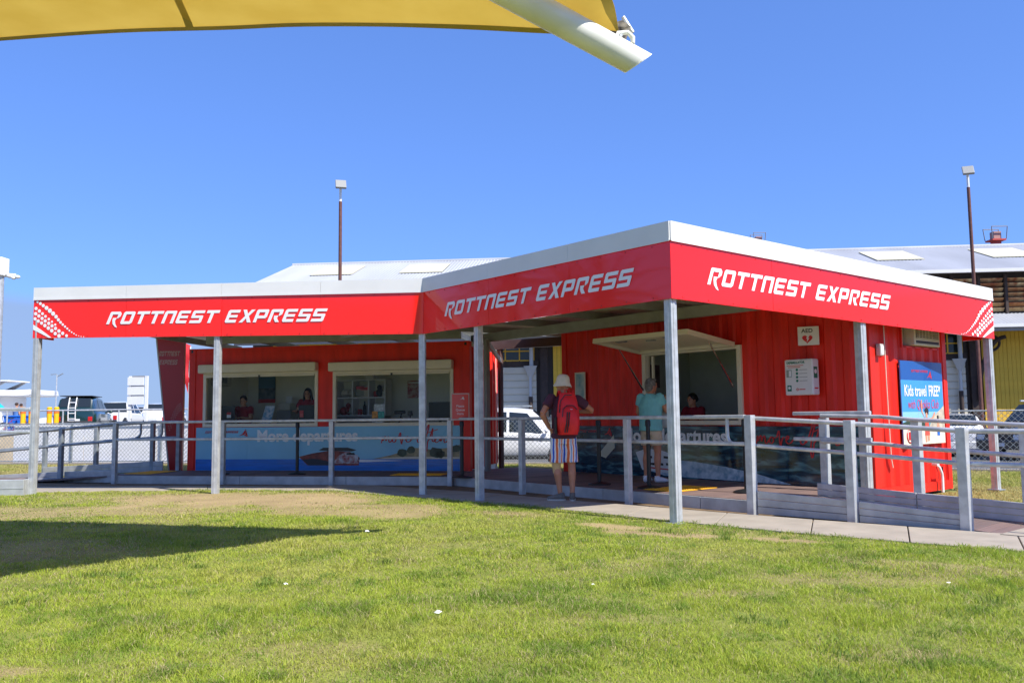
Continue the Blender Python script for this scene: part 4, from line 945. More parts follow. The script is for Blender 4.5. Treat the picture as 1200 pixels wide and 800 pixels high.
ico_text('Kids travel', .235, .86, 1.46, yb, white_vinyl, 'lettering', ps, bold=.004, sx=.72); ico_text('FREE*', .235, 1.66, 1.46, yb, white_vinyl, 'lettering', ps, bold=.005, sx=.70)
ico_text('with Quokka Club', .2, .96, 1.27, yb, mat('printed coral', c(216, 70, 88), .35), 'script_lettering', ps, bold=-.001, sx=.68, shear=.25)
# printed child with raised arms, second child, small badge
sk = mat('printed skin', c(214, 150, 118), .35); sw = mat('printed red swimsuit', c(212, 84, 66), .35); hr = mat('printed hair', c(50, 38, 34), .35)
cx = 1.55
decal([(cx - .035, 1.13), (cx + .035, 1.13), (cx + .03, 1.2), (cx, 1.23), (cx - .03, 1.2)], yc_, sk, 'printed_face', ps); decal([(cx - .05, 1.19), (cx + .0, 1.215), (cx + .06, 1.17), (cx + .07, 1.25), (cx, 1.29), (cx - .06, 1.26)], yd, hr, 'printed_hair', ps)
decal([(cx - .06, 1.12), (cx + .06, 1.12), (cx + .07, .98), (cx + .08, .86), (cx - .08, .86), (cx - .07, .98)], yc_, sw, 'printed_swimsuit', ps)
decal([(cx - .06, 1.12), (cx - .05, 1.07), (cx - .13, 1.22), (cx - .13, 1.40), (cx - .17, 1.40), (cx - .17, 1.22)][::1], yc_, sk, 'printed_arm', ps); decal([(cx + .05, 1.07), (cx + .2, 1.09), (cx + .3, 1.19), (cx + .27, 1.22), (cx + .18, 1.13), (cx + .06, 1.12)], yc_, sk, 'printed_arm', ps)
decal([(cx - .07, .86), (cx - .01, .86), (cx - .02, .76), (cx - .06, .76)], yc_, sk, 'printed_leg', ps); decal([(cx + .01, .86), (cx + .07, .86), (cx + .07, .78), (cx + .02, .77)], yc_, sk, 'printed_leg', ps)
decal([(1.90, 1.1), (1.96, 1.1), (1.98, .96), (1.89, .96)], yc_, sk, 'printed_figure', ps); decal([(1.89, .96), (1.98, .96), (1.98, .85), (1.89, .85)], yc_, mat('printed blue shorts', c(40, 110, 200), .35), 'printed_shorts', ps); decal([(1.9, 1.1), (1.96, 1.1), (1.96, 1.16), (1.9, 1.16)], yc_, hr, 'printed_hair', ps)
MB().torus((.98, yb, .86), (0, 1, 0), .10, .012, 20, 4).build('badge_ring', rtxt, ps); decal([(.93, .80), (1.03, .80), (1.02, .92), (.94, .92)], yb, rtxt, 'badge', ps)
cd_ = thing('conduit', 'thin white cable conduit running down the red end wall', 'conduit', PO, PRZ)
MB().tube([(.36, -.02, 2.9), (.37, -.02, 1.6), (.40, -.02, .55), (.42, -.03, .42)], .008, 8).build('cable', acm, cd_, smooth=True)
bx = thing('switch_box', 'small grey switch box beside the container corner', 'switch box', PO, PRZ); MB().box((.14, -.07, 2.03), (.24, .0, 2.2)).build('box', mat('pale grey box', c(190, 186, 178), .5), bx, bevel=.008); MB().box((.15, -.076, 2.05), (.23, -.0705, 2.17)).build('lid', white, bx)
pp = thing('drain_pipe', 'bent white plastic drain pipe low on the red end wall', 'pipe', PO, PRZ)
MB().tube([(1.78, .02, .42), (1.78, -.06, .40), (1.80, -.08, .36), (1.87, -.08, .27), (1.885, -.08, .2), (1.88, -.08, -.02)], .022, 10).build('pipe', white, pp, smooth=True); MB().tube([(1.78, .01, .42), (1.78, -.075, .405)], .034, 12).build('elbow', white, pp, smooth=True)
MB().tube([(1.9, 0, .37), (1.97, -.05, .36), (1.98, -.05, .05)], .012, 8).build('hose', black, pp, smooth=True)

# ------------------------------------------------------------------ shade sail overhead
sail = thing('shade_sail', 'mustard yellow shade sail stretched overhead from a white tube', 'shade sail', (0, 0, 0))
# free edge seen against the sky (from the corner to the left), and the edge that runs back over the camera
E1 = [(.95, 7.05, 4.50), (.34, 7.06, 4.53), (-.35, 7.20, 4.64), (-1.12, 7.38, 4.76), (-1.95, 7.55, 4.85), (-2.66, 7.70, 4.90), (-3.80, 7.95, 5.00), (-5.0, 8.15, 5.03), (-6.6, 8.35, 5.02), (-8.4, 8.6, 4.98)]
E2 = [(.95, 7.04, 4.50), (.80, 6.5, 4.62), (.36, 5.85, 4.75), (-.32, 5.2, 4.72), (-.95, 4.5, 4.82), (-1.35, 3.8, 4.9), (-1.6, 3.1, 5.0), (-1.8, 2.2, 5.1), (-2.0, 1.2, 5.2), (-2.2, -.2, 5.3)]
def resample(P, n):
    P = [Vector(p) for p in P]; out = []
    for i in range(n):
        t = i / (n - 1) * (len(P) - 1); k = min(int(t), len(P) - 2); f = t - k
        p0_, p1_, p2_, p3_ = P[max(k-1, 0)], P[k], P[k+1], P[min(k+2, len(P)-1)]
        out.append(.5 * ((2*p1_) + (p2_-p0_)*f + (2*p0_-5*p1_+4*p2_-p3_)*f*f + (3*p1_-p0_-3*p2_+p3_)*f**3))
    return out
e1, e2 = resample(E1, 40), resample(E2, 40)
sail_m = bpy.data.materials.new('yellow sail cloth'); sail_m.use_nodes = True; n_ = sail_m.node_tree.nodes; l_ = sail_m.node_tree.links
bs = n_['Principled BSDF']; bs.inputs['Roughness'].default_value = .75; bs.inputs['Specular IOR Level'].default_value = .2
nzs = n_.new('ShaderNodeTexNoise'); nzs.inputs['Scale'].default_value = 1.6; nzs.inputs['Detail'].default_value = 6
rps = n_.new('ShaderNodeValToRGB'); rps.color_ramp.elements[0].position = .35; rps.color_ramp.elements[0].color = c(216, 178, 74); rps.color_ramp.elements[1].position = .7; rps.color_ramp.elements[1].color = c(228, 192, 88)
tcs = n_.new('ShaderNodeTexCoord'); l_.new(tcs.outputs['Object'], nzs.inputs['Vector']); l_.new(nzs.outputs['Fac'], rps.inputs[0]); l_.new(rps.outputs[0], bs.inputs['Base Color'])
trs = n_.new('ShaderNodeBsdfTranslucent'); l_.new(rps.outputs[0], trs.inputs[0]); mss = n_.new('ShaderNodeMixShader'); mss.inputs[0].default_value = .34
l_.new(bs.outputs[0], mss.inputs[1]); l_.new(trs.outputs[0], mss.inputs[2]); l_.new(mss.outputs[0], n_['Material Output'].inputs[0])
hem_m = mat('doubled sail hem', c(168, 146, 62), .8, var=.08, vscale=3)
def sail_pt(i, t):
    p = e1[i].lerp(e2[i], t); return p + Vector((0, 0, -.25 * math.sin(PI * t) * (i / 39) ** 1.0 * .6))
M_ = 14; mb = MB(); hb = .028
for i in range(40):
    for j in range(M_ + 1): mb.v.append(tuple(sail_pt(i, j / M_)))
for i in range(39):
    for j in range(M_): a = i * (M_+1) + j; mb.f.append((a, a + 1, a + M_ + 2, a + M_ + 1))
cl_ = mb.build('cloth', sail_m, sail, smooth=True)
def strip(fn, w, name, m, dz=-.006):
    mb = MB()
    for i in range(40):
        a, b = fn(i); d = (b - a); d = d.normalized() * min(w, d.length) if d.length > 1e-5 else Vector((0, 0, 0)); mb.v += [tuple(a + Vector((0, 0, dz))), tuple(a + d + Vector((0, 0, dz)))]
    for i in range(39): mb.f.append((2*i, 2*i+1, 2*i+3, 2*i+2))
    return mb.build(name, m, sail, smooth=True)
strip(lambda i: (sail_pt(i, 0), sail_pt(i, .2)), .10, 'edge_hem', hem_m); strip(lambda i: (sail_pt(i, 1), sail_pt(i, .8)), .10, 'edge_hem', hem_m)
# welded seam across the cloth
mb = MB(); sa = [sail_pt(22 + 0, t) + Vector((0, 0, -.007)) for t in (0.0, .1, .2, .35, .5)]
sa = [e1[23].lerp(e2[30], t) + Vector((0, 0, -.012 - .08 * t)) for t in (.012, .1, .2, .3)]
for p in sa: mb.v += [tuple(p), tuple(p + Vector((-.07, -.01, 0)))]
for i in range(3): mb.f.append((2*i, 2*i+1, 2*i+3, 2*i+2))
mb.build('seam', hem_m, sail)
# corner plate, shackle, tube arm
tubem = mat('white painted tube', c(232, 232, 226), .35, var=.10, vscale=2.2, col2=c(216, 216, 200), stretch=(1, 1, 3))
arm = thing('sail_arm', 'white painted steel tube holding the corner of the yellow sail', 'mast', (0, 0, 0))
A0 = Vector((1.088, 6.95, 4.207)); A1 = Vector((.107, 6.45, 4.52)); A2 = A0 + (A1 - A0) * 6.5
dr_ = (A1 - A0).normalized(); mb = MB(); ref = Vector((0, 1, 0)); u1 = dr_.cross(ref).normalized(); u2 = u1.cross(dr_); rr0 = .118; NN = 28
rings = []
for s_, cut in ((0, 1), (.5, 0), (2.5, 0), (7.2, 0)):
    ring = []
    for j in range(NN):
        e = u1 * (rr0 * math.cos(2*PI*j/NN)) + u2 * (rr0 * math.sin(2*PI*j/NN)); p = A0 + dr_ * s_ + e
        if cut: p = p - dr_ * (.75 * e.z)      # the end is cut on the slant
        ring.append(p)
    rings.append(ring)
mb.loft(rings, cap=False); mb.build('tube', tubem, arm, smooth=True)
capm = mat('white cap', c(240, 240, 238), .3)
capr = [[p + (p - (A0 + dr_ * .0)).normalized() * .002 for p in rings[0]], [p - dr_ * .012 for p in rings[0]]]
mb = MB(); mb.loft(capr); mb.build('end_cap', capm, arm)
top = Vector((A0.x + .02, A0.y, A0.z)) + dr_ * .22 + Vector((0, 0, rr0 + .02))
MB().tube([top + Vector((-.03, 0, -.05)), top + Vector((.0, 0, .02)), top + Vector((.08, 0, .025)), top + Vector((.12, 0, -.02)), top + Vector((.12, 0, -.07))], [.02, .022, .02, .022, .018], 10).build('shackle', tubem, arm, smooth=True)
MB().tube([top + Vector((.02, -.03, -.01)), top + Vector((.02, .03, -.01))], .012, 8).build('pin', galv, arm)
cpl = mat('weathered corner plate', c(150, 140, 120), .6, var=.4, vscale=20, col2=c(50, 46, 42))
tp_ = Vector(E1[0]); MB().prism([tp_ + Vector((.05, 0, -.07)), tp_ + Vector((.10, 0, .05)), tp_ + Vector((.02, -.02, .10)), tp_ + Vector((-.16, -.04, .03)), tp_ + Vector((-.10, 0, -.03))], (0, -.05, 0)).build('corner_plate', cpl, sail)
MB().tube([tp_ + Vector((.04, 0, .16)), tp_ + Vector((.12, 0, .02))], .018, 8).build('corner_bar', tubem, sail)
MB().tube([tuple(A2), (A2.x - .2, A2.y - .1, 6.2), (A2.x - .6, A2.y - .3, 0)], .13, 16).build('mast_post', tubem, arm, smooth=True)

# ------------------------------------------------------------------ goods shed behind
shed = thing('goods_shed', 'long yellow goods shed with grey corrugated roof and roller doors', 'shed', (-11.9, 38.6, -.32), R(-5.0))
roofm = mat('weathered zinc roof', c(168, 170, 174), .6, .0, var=.10, vscale=.5, stretch=(1, .1, 1))
shL = 48.0; ze, zr, zl0, zl1, za = 7.45, 9.7, 5.75, 7.0, 5.05
def corr_roof(x0, x1, y0, z0, y1, z1, pitch, amp, name, m, parent):
    n = int((x1 - x0) / pitch); nv = Vector((0, -(z1 - z0), (y1 - y0))).normalized(); mb = MB()
    for i in range(2 * n + 1):
        x = x0 + (x1 - x0) * i / (2*n); d = nv * (amp if i % 2 else 0); mb.v += [(x, y0 + d.y, z0 + d.z), (x, y1 + d.y, z1 + d.z)]
    for i in range(2*n): mb.f.append((2*i, 2*i+2, 2*i+3, 2*i+1))
    return mb.build(name, m, parent, recalc=False)
corr_roof(-.3, shL, -.5, ze, 6.2, zr, .16, .03, 'roof', roofm, shed)
corr_roof(-.3, shL, 12.9, ze, 6.2, zr, .16, .03, 'roof', roofm, shed)
MB().tube([(-.3, 6.2, zr + .0), (shL, 6.2, zr + .0)], .10, 10).build('ridge_cap', roofm, shed, smooth=True)
fib = mat('cream fibreglass sheet', c(206, 200, 170), .5, var=.05)
for x in (1.9, 6.3, 11.0, 28.6, 33.7, 39):
    y0_, y1_ = 2.4, 5.0; f = (zr - ze) / 6.7; MB().prism([(x, y0_, ze + (y0_+.5)*f + .05), (x + 2.1, y0_, ze + (y0_+.5)*f + .05), (x + 2.1, y1_, ze + (y1_+.5)*f + .05), (x, y1_, ze + (y1_+.5)*f + .05)], (0, -.005, .015)).build('roof_light', fib, shed)
MB().bar((-.3, -.58, ze - .04), (shL, -.58, ze - .04), .16, .14).build('gutter', white_trim, shed)
wallm = mat('yellow painted boards', c(224, 180, 56), .7, var=.10, vscale=1.5)
ywall = wallm
MB().box((0, .2, 0), (shL, .3, ze)).build('wall', mat('dark timber wall', c(70, 62, 56), .8), shed)
MB().box((0, .32, 0), (.1, 12.4, ze)).build('gable_wall', wallm, shed); MB().prism([(.0, .32, ze), (.0, 12.4, ze), (0, 6.2, zr - .1)], (.1, 0, 0)).build('gable', wallm, shed)
# clerestory louvres, weathered timber
lv = [mat('weathered louvre %d' % i, c(*k), .85, var=.3, vscale=3, stretch=(1, 1, .4), col2=c(150, 84, 50)) for i, k in enumerate(((214, 186, 128), (196, 150, 96), (224, 204, 150)))]
post_m = mat('dark brown timber', c(64, 52, 46), .8, var=.15)
x = 22.0
while x < shL - 1:
    for k in range(7): MB().prism([(x + .08, .15, zl0 + .21*k), (x + 1.02, .15, zl0 + .21*k), (x + 1.02, .02, zl0 + .13 + .21*k), (x + .08, .02, zl0 + .13 + .21*k)], (0, -.012, .02)).build('louvre', lv[(k * 7 + int(x * 3)) % 3], shed)
    MB().box((x - .05, -.06, zl0 - .1), (x + .06, .16, zl1 + .3)).build('mullion', post_m, shed); x += 1.1
corr_roof(-.2, shL, -1.5, za, .0, zl0 - .12, .16, .03, 'awning_roof', roofm, shed)
MB().bar((-.2, -1.55, za - .06), (shL, -1.55, za - .06), .14, .14).build('awning_gutter', white_trim, shed)
MB().bar((-.2, -1.4, za - .2), (shL, -1.4, za - .2), .1, .14).build('awning_beam', grey, shed)
# ground floor bays: roller doors, windows above, yellow cladding between
door_m = mat('cream roller door', c(212, 204, 182), .5, var=.05, vscale=1.0); wfm = mat('yellow window frame', c(226, 176, 40), .6)
pane_m = mat('dark shed glass', c(34, 44, 44), .12); dn = mat('dark plinth', c(58, 56, 64), .8, var=.1)
def bay(x0, x1):
    # roller door slats
    n = 9; z0, z1 = .95, 3.72
    for k in range(n):
        h = (z1 - z0) / n; MB().prism([(x0, .10, z0 + h*k), (x0, .06, z0 + h*k + .04), (x0, .06, z0 + h*(k+1) - .03), (x0, .10, z0 + h*(k+1) - .001)], (x1 - x0, 0, 0)).build('door_slat', door_m, shed)
    MB().box((x0, .05, 0), (x1, .19, z0 - .001)).build('plinth', dn, shed)
    MB().box((x0 - .1, .04, 3.73), (x1 + .1, .19, 3.98)).build('door_lintel', post_m, shed)
    wx = x0 + .1; nn = max(3, int((x1 - x0) / .6)); ww = (x1 - x0 - .2) / nn
    fr = MB()
    for k in range(nn + 1): fr.box((wx + ww*k - .025, .03, 4.0), (wx + ww*k + .025, .1, 4.85))
    for z in (4.0, 4.42, 4.84): 
        for k in range(nn): fr.box((wx + ww*k + .026, .032, z - .025), (wx + ww*(k+1) - .026, .1, z + .025))
    wf = fr.build('window_frame', wfm, shed)
    for k in range(nn):
        for z in (4.02, 4.44): MB().box((wx + ww*k + .02, .08, z), (wx + ww*(k+1) - .02, .09, z + .4)).build('pane', pane_m, wf)
def clad(x0, x1):
    n = int((x1 - x0) / .17); me = MB().box((.006, .02, .8), ((x1-x0)/n - .006, .06, 4.9)).mesh('board'); me.materials.append(wallm)
    for k in range(n): share(me, 'board', shed, (x0 + (x1-x0)*k/n, .05 + .004 * (k % 3), 0))
    MB().box((x0, .06, 0), (x1, .19, .799)).build('plinth', dn, shed)
def downpipe(x, ztop=4.6):
    MB().tube([(x, -.12, .2), (x, -.12, 2.4)], .09, 10).build('downpipe', post_m, shed, smooth=True); MB().tube([(x, -.12, 2.4), (x, -.12, 3.3), ], .07, 10).build('downpipe', mat('pale pipe', c(190, 192, 190), .5), shed, smooth=True)
    MB().tube([(x, -.12, 3.25), (x, -.12, 3.75)], [.08, .3], 4).build('rainwater_head', mat('pale pipe', c(190, 192, 190), .5), shed); MB().tube([(x + .05, -.12, 3.7), (x + .05, -.12, 4.9)], .09, 8).build('downpipe', mat('pale pipe', c(190, 192, 190), .5), shed)
for a, b in ((9.0, 13.0), (27.5, 31.2)): bay(a, b)
downpipe(12.75); downpipe(30.9)
for a, b in ((1.0, 8.6), (13.75, 20.0), (31.9, 40.0), (40.4, 47)): clad(a, b)
for x in (8.8, 13.35, 31.55, 40.2): MB().box((x - .17, -.02, 0), (x + .17, .18, 4.9)).build('pilaster', post_m, shed)
# curved timber awning bracket beside the right bay
P = [Vector((31.65, -.1, 2.0)) + Vector((.9 * (1 - math.cos(t)), -.6 * (1 - math.cos(t)), 2.6 * math.sin(t))) for t in np.linspace(0, PI/2, 10)]
MB().tube(P, .09, 6).build('bracket', post_m, shed); MB().torus((32.15, -.35, 4.35), (0, 1, .3), .3, .06, 16, 6).build('bracket_ring', post_m, shed)

# light poles and harbour towers
def flood_pole(x, y, z0, h, label, yaw):
    t = thing('floodlight_pole', label, 'light pole', (x, y, z0), yaw, 'floodlight poles')
    MB().tube([(0,0,0),(0,0,h)], [.075, .06], 12).build('pole', rust, t, smooth=True); MB().tube([(0,0,h),(0,0,h+.55)], .05, 8).build('bracket', white, t)
    o = MB().box((-.20, -.22, -.05), (.20, .22, .05)).build('lamp_head', mat('pale lamp housing', c(150, 150, 144), .5), t, bevel=.02); o.location = (0, -.16, h + .62); o.rotation_euler = (R(52), 0, 0)
    g_ = MB().box((-.15, -.17, -.06), (.15, .17, -.051)).build('lens', mat('lamp lens', c(190, 194, 190), .3), o)
    return t
flood_pole(-6.42, 31.5, -.32, 9.7, 'rusty floodlight pole rising behind the left canopy', R(15)); flood_pole(17.6, 32.0, -.32, 10.1, 'rusty floodlight pole rising behind the right canopy end', R(-20))
def tower(px, y, ztop, label, s):
    t = thing('harbour_tower', label, 'tower', (px, y, 0), 0, 'distant harbour towers'); rw = mat('tower red', c(190, 70, 60), .6)
    MB().tube([(0,0,0),(0,0,ztop - 2.6*s)], .9*s, 12).build('column', white, t); MB().tube([(0,0,ztop - 3.6*s),(0,0,ztop - 2.61*s)], .93*s, 12).build('band', rw, t)
    MB().box((-1.3*s, -1.3*s, ztop - 2.6*s), (1.3*s, 1.3*s, ztop - 2.3*s)).build('platform', rw, t); MB().box((-.7*s, -.7*s, ztop - 2.3*s), (.7*s, .7*s, ztop - .8*s)).build('cabin', mat('weathered cabin', c(170, 130, 120), .7), t)
    for a in (-1.3, 1.3):
        for b in (-1.3, 1.3): MB().bar((a*s, b*s, ztop - 2.3*s), (a*1.15*s, b*1.15*s, ztop), .14*s, .14*s).build('strut', grey, t)
    [MB().bar((-1.5*s, yy*s, ztop), (1.5*s, yy*s, ztop), .16*s, .16*s).build('top_rail', grey, t) for yy in (-1.45, 1.45)]
tower(44.3, 150, 33.2, 'small red harbour tower above the middle of the right canopy', .72); tower(88, 152, 34.2, 'red and white harbour tower at the right above the shed roof', .95)

# ------------------------------------------------------------------ chain-link fence with white screen
def fence(a, b, h, label, pitch=.12, screen=None, group=None):
    a, b = Vector(a), Vector(b); L = (b - a).length; d = (b - a) / L; n_ = Vector((-d.y, d.x, 0))
    t = thing('chain_link_fence', label, 'fence', tuple(a), math.atan2(d.y, d.x), group)
    mb = MB(); k = int((L + h) / pitch)
    for i in range(k):
        for sgn in (1, -1):
            x0 = -h + pitch * i; p0_ = [x0, 0.0]; p1_ = [x0 + h, h]
            if p0_[0] < 0: p0_ = [0, -x0]
            if p1_[0] > L: p1_ = [L, h - (x0 + h - L)]
            if p1_[1] <= p0_[1]: continue
            y = .004 * sgn; z_ = lambda q: q[1] if sgn > 0 else h - q[1]
            w = .0033
            A_, B_ = (p0_[0], y, z_(p0_) + .06), (p1_[0], y, z_(p1_) + .06)
            mb.add([(A_[0]-w, y, A_[2]+w*sgn), (A_[0]+w, y, A_[2]-w*sgn), (B_[0]+w, y, B_[2]-w*sgn), (B_[0]-w, y, B_[2]+w*sgn)], [(0, 1, 2, 3)])
    o = mb.build('wire_mesh', galv_dark, t, recalc=False); o['kind'] = 'stuff'
    k = max(1, round(L / 2.9))
    for i in range(k + 1): MB().tube([(L*i/k, .04, -.35), (L*i/k, .04, h + .08)], .028, 8).build('post', galv_dark, t, smooth=True)
    for z in (.06, h + .06): MB().tube([(0, .03, z), (L, .03, z)], .02, 6).build('rail', galv_dark, t)
    if screen:
        m_ = mat('white screen cloth', c(240, 240, 246), .7, var=.03); x0 = screen
        while x0 < L - .5: MB().box((x0, .09, .02), (min(L, x0 + 2.4) - .02, .10, h)).build('screen_panel', m_, t); x0 += 2.4
    return t
fence((-16, 25.9, .0), (-1.6, 23.1, -.02), 1.12, 'chain-link fence backed with white screen cloth on the left', screen=.9)
fence((-1.6, 23.1, -.1), (1.0, 22.6, -.1), 1.2, 'chain-link fence seen through the gap between the containers')
fence((1.0, 22.6, -.12), (14.0, 16.2, -.15), 1.3, 'chain-link fence beside the parked cars on the right')
fence((-30, 28.6, .0), (-16, 25.9, .0), 1.12, 'open chain-link fence at the far left')
kb = MB(); 
for p, q in zip(FENCE[1:], FENCE[2:]): kb.bar((p[0], p[1] + .1, -.09), (q[0], q[1] + .1, -.09), .25, .2)
tag(kb.build('kerb', concrete), 'concrete kerb along the fence line', 'kerb', kind='structure')
# timber bumper rail and galvanised guard rail on the car park edge
gr = thing('guard_rail', 'galvanised pipe guard rail along the raised car park', 'guard rail', (-40, 32, .55))
for z in (.55, 1.1): MB().tube([(0, 0, z), (34, 0, z)], .03, 8).build('rail', galv, gr)
for k in range(17): MB().tube([(2.1*k, 0, 0), (2.1*k, 0, 1.1)], .03, 8).build('post', galv, gr)

# ------------------------------------------------------------------ fin sign and flag left of the office
fin = thing('fin_sign', 'dark red tapered fin sign beside the ticket office', 'sign', (-7.6, 19.62, 0), R(4))
mfin = mat('deep red sign face', c(170, 26, 28), .35, coat=.1)
MB().prism([(-.26, 0, 0), (0, 0, 0), (0, 0, 3.3), (-.64, 0, 3.3)], (0, .12, 0)).build('fin_panel', mfin, fin)
MB().bar((-.275, .06, 0), (-.655, .06, 3.3), .13, .03, (1, 0, 0)).build('edge_strip', mat('pale edge trim', c(186, 190, 180), .4), fin)
gtx = mat('faded lettering', c(190, 160, 146), .4)
wordmark(lambda x, z: Vector((-.57 + x, -.004, 2.72 + z)), gtx, 'lettering', fin, .48, .11, ['R','O','T','T','N','E','S','T']); wordmark(lambda x, z: Vector((-.56 + x, -.004, 2.52 + z)), gtx, 'lettering', fin, .42, .11, ['E','X','P','R','E','S','S'])
mb = MB()
for r in range(4):
    for k in range(12):
        x = -.06 - .028*k + .01*r; z = 1.62 - .005*k*k - .045*r - .012*k
        if x > -.36 + .0 and z > 1.0: mb.poly([(x + .010*math.cos(2*PI*j/7), -.004, z + .010*math.sin(2*PI*j/7)) for j in range(7)][::-1])
o = mb.build('dot_pattern', gtx, fin, recalc=False); o['kind'] = 'stuff'
flg = thing('feather_flag', 'red feather flag with white lettering behind the fin sign', 'flag', (-9.52, 25.0, 0), R(10))
MB().tube([(0, 0, -.3), (0, 0, 2.6), (.02, 0, 3.4)], .02, 8).build('pole', white, flg)
fm_ = mat('red flag cloth', c(214, 44, 52), .7, var=.1)
mb = MB(); zs = np.linspace(1.9, 3.55, 14)
for z in zs: w_ = .10 + .30 * min(1, (z - 1.9) / .8); x0f = -.30 + .02 + max(0, (2.7 - z)) * .32; mb.v += [(x0f + .04, .02*math.sin(z*9), z), (.02 , .03*math.sin(z*9+1), z - .12)]
for i in range(13): mb.f.append((2*i, 2*i+1, 2*i+3, 2*i+2))
mb.build('cloth', fm_, flg, smooth=True)
ico_text('ress', .26, 0, 0, 0, white_vinyl, 'lettering', flg, bold=.006, frame=lambda x, z, y: Vector((-.06 - z * .9 - .06, -.045, 3.42 - x * 1.0)))

# ------------------------------------------------------------------ people
def blob(mb, name, m, parent, voxel, iters=6, fac=.5):
    """fuse overlapping volumes into one continuous skin"""
    o = mb.build(name, m, None, recalc=True)
    r = o.modifiers.new('remesh', 'REMESH'); r.mode = 'VOXEL'; r.voxel_size = voxel
    s_ = o.modifiers.new('smooth', 'SMOOTH'); s_.factor = fac; s_.iterations = iters
    bpy.context.view_layer.update()
    me = bpy.data.meshes.new_from_object(o.evaluated_get(bpy.context.evaluated_depsgraph_get()))
    bpy.data.objects.remove(o); me.name = name
    me.polygons.foreach_set('use_smooth', [True] * len(me.polygons))
    if not me.materials: me.materials.append(m)
    n = bpy.data.objects.new(name, me); COL.objects.link(n); n.parent = parent
    return n
def hand(mb, w, d, up_, curl=.5, side=1):
    """palm with four unequal fingers and a thumb; d finger direction, up_ back-of-hand direction"""
    w, d, u = Vector(w), Vector(d).normalized(), Vector(up_).normalized(); s = d.cross(u).normalized() * side; u = s.cross(d).normalized() * side
    mb.tube([w - d*.02, w + d*.03, w + d*.085], [(.024, .019), (.036, .016), (.040, .014)], 10)
    for k, (off, L) in enumerate(((-.030, .070), (-.010, .080), (.011, .076), (.031, .060))):
        b = w + d*.078 + s*off; P = [b]; dd = d.copy()
        for q in range(3):
            dd = (dd - u * curl * (.25 + .25*q)).normalized(); P.append(P[-1] + dd * L / 3 * (1.15 - .15*q))
        mb.tube(P, [.0092, .009, .0082, .007], 7)
    t = w + d*.025 - s*.030; mb.tube([t, t + d*.03 - s*.026 - u*.006, t + d*.062 - s*.030 - u*.016, t + d*.078 - s*.026 - u*.022], [.013, .0115, .010, .008], 7)
def headm(mb, h, yaw, pitch=0.0, s=1.0):
    M = Matrix.Rotation(yaw, 3, 'Z') @ Matrix.Rotation(pitch, 3, 'X'); h = Vector(h); q = lambda x, y, z: h + M @ Vector((x*s, y*s, z*s))
    mb.ell(h, (.074*s, .094*s, .108*s), 14, 10, M); mb.ell(q(0, .035, -.055), (.056*s, .062*s, .062*s), 12, 8, M)
    mb.tube([q(0, .088, .022), q(0, .104, -.002), q(0, .112, -.018), q(0, .094, -.026)], [.008*s, .011*s, .014*s, .009*s], 8)
    mb.ell(q(0, .088, -.052), (.022*s, .012*s, .006*s), 8, 6, M); mb.ell(q(0, .088, -.066), (.019*s, .012*s, .006*s), 8, 6, M); mb.ell(q(0, .082, -.098), (.024*s, .018*s, .016*s), 8, 6, M)
    mb.tube([q(-.05, .078, .030), q(-.02, .092, .034), q(.02, .092, .034), q(.05, .078, .030)], .010*s, 7)
    for sx in (-1, 1): mb.ell(q(.076*sx, -.005, -.012), (.010*s, .020*s, .032*s), 8, 6, M)
    return q, M
def body_core(mb, J, leg=True):
    hl, hr = Vector(J['hipL']), Vector(J['hipR']); sl_, sr2 = Vector(J['shL']), Vector(J['shR']); nk = (sl_ + sr2) / 2; pv = (hl + hr) / 2
    mb.tube([pv + Vector((0,0,-.10)), pv, pv.lerp(nk, .3), pv.lerp(nk, .65), pv.lerp(nk, .92), nk + Vector((0,0,.045))], [(.12,.09), (.165,.115), (.145,.10), (.165,.115), (.155,.095), (.07,.065)], 16)
    mb.tube([nk + Vector((0,0,.0)), Vector(J['head']) + Vector((0,0,-.06))], [.062, .052], 12)
    for a, b, e in (('shL','elL','wrL'), ('shR','elR','wrR')):
        A, B, E_ = Vector(J[a]), Vector(J[b]), Vector(J[e]); mb.ell(A, (.062, .06, .06), 10, 8); mb.tube([A, A.lerp(B, .5), B], [.056, .050, .041], 10); mb.tube([B, B.lerp(E_, .3), E_], [.041, .042, .027], 10)
    if leg:
        for a, b, e in (('hipL','knL','anL'), ('hipR','knR','anR')):
            A, B, E_ = Vector(J[a]), Vector(J[b]), Vector(J[e]); mb.tube([A, A.lerp(B, .45), B], [.092, .078, .056], 12); bk = Vector((0, -.018, 0)); mb.tube([B, B.lerp(E_, .3) + bk, B.lerp(E_, .65) + bk*.5, E_], [.054, .058, .043, .034], 12)
def shirt_mb(J, hem, slv, bulge=1.0):
    mb = MB(); hl, hr = Vector(J['hipL']), Vector(J['hipR']); sl_, sr2 = Vector(J['shL']), Vector(J['shR']); nk = (sl_ + sr2) / 2; pv = (hl + hr) / 2; bot = Vector((pv.x, pv.y, hem))
    mb.tube([bot, bot + Vector((0,0,.03)), pv.lerp(nk, .35), pv.lerp(nk, .68), pv.lerp(nk, .93), nk + Vector((0,0,.035)), nk + Vector((0,0,.055))], [(.182*bulge,.138*bulge), (.183*bulge,.138*bulge), (.176*bulge,.130*bulge), (.188*bulge,.136), (.172,.108), (.092,.082), (.078,.070)], 18)
    for a, b in (('shL','elL'), ('shR','elR')):
        A, B = Vector(J[a]), Vector(J[b]); E_ = A.lerp(B, slv); mb.ell(A, (.075, .072, .068), 10, 8); mb.tube([A, A.lerp(E_, .6), E_], [.073, .074, .072], 12)
    return mb
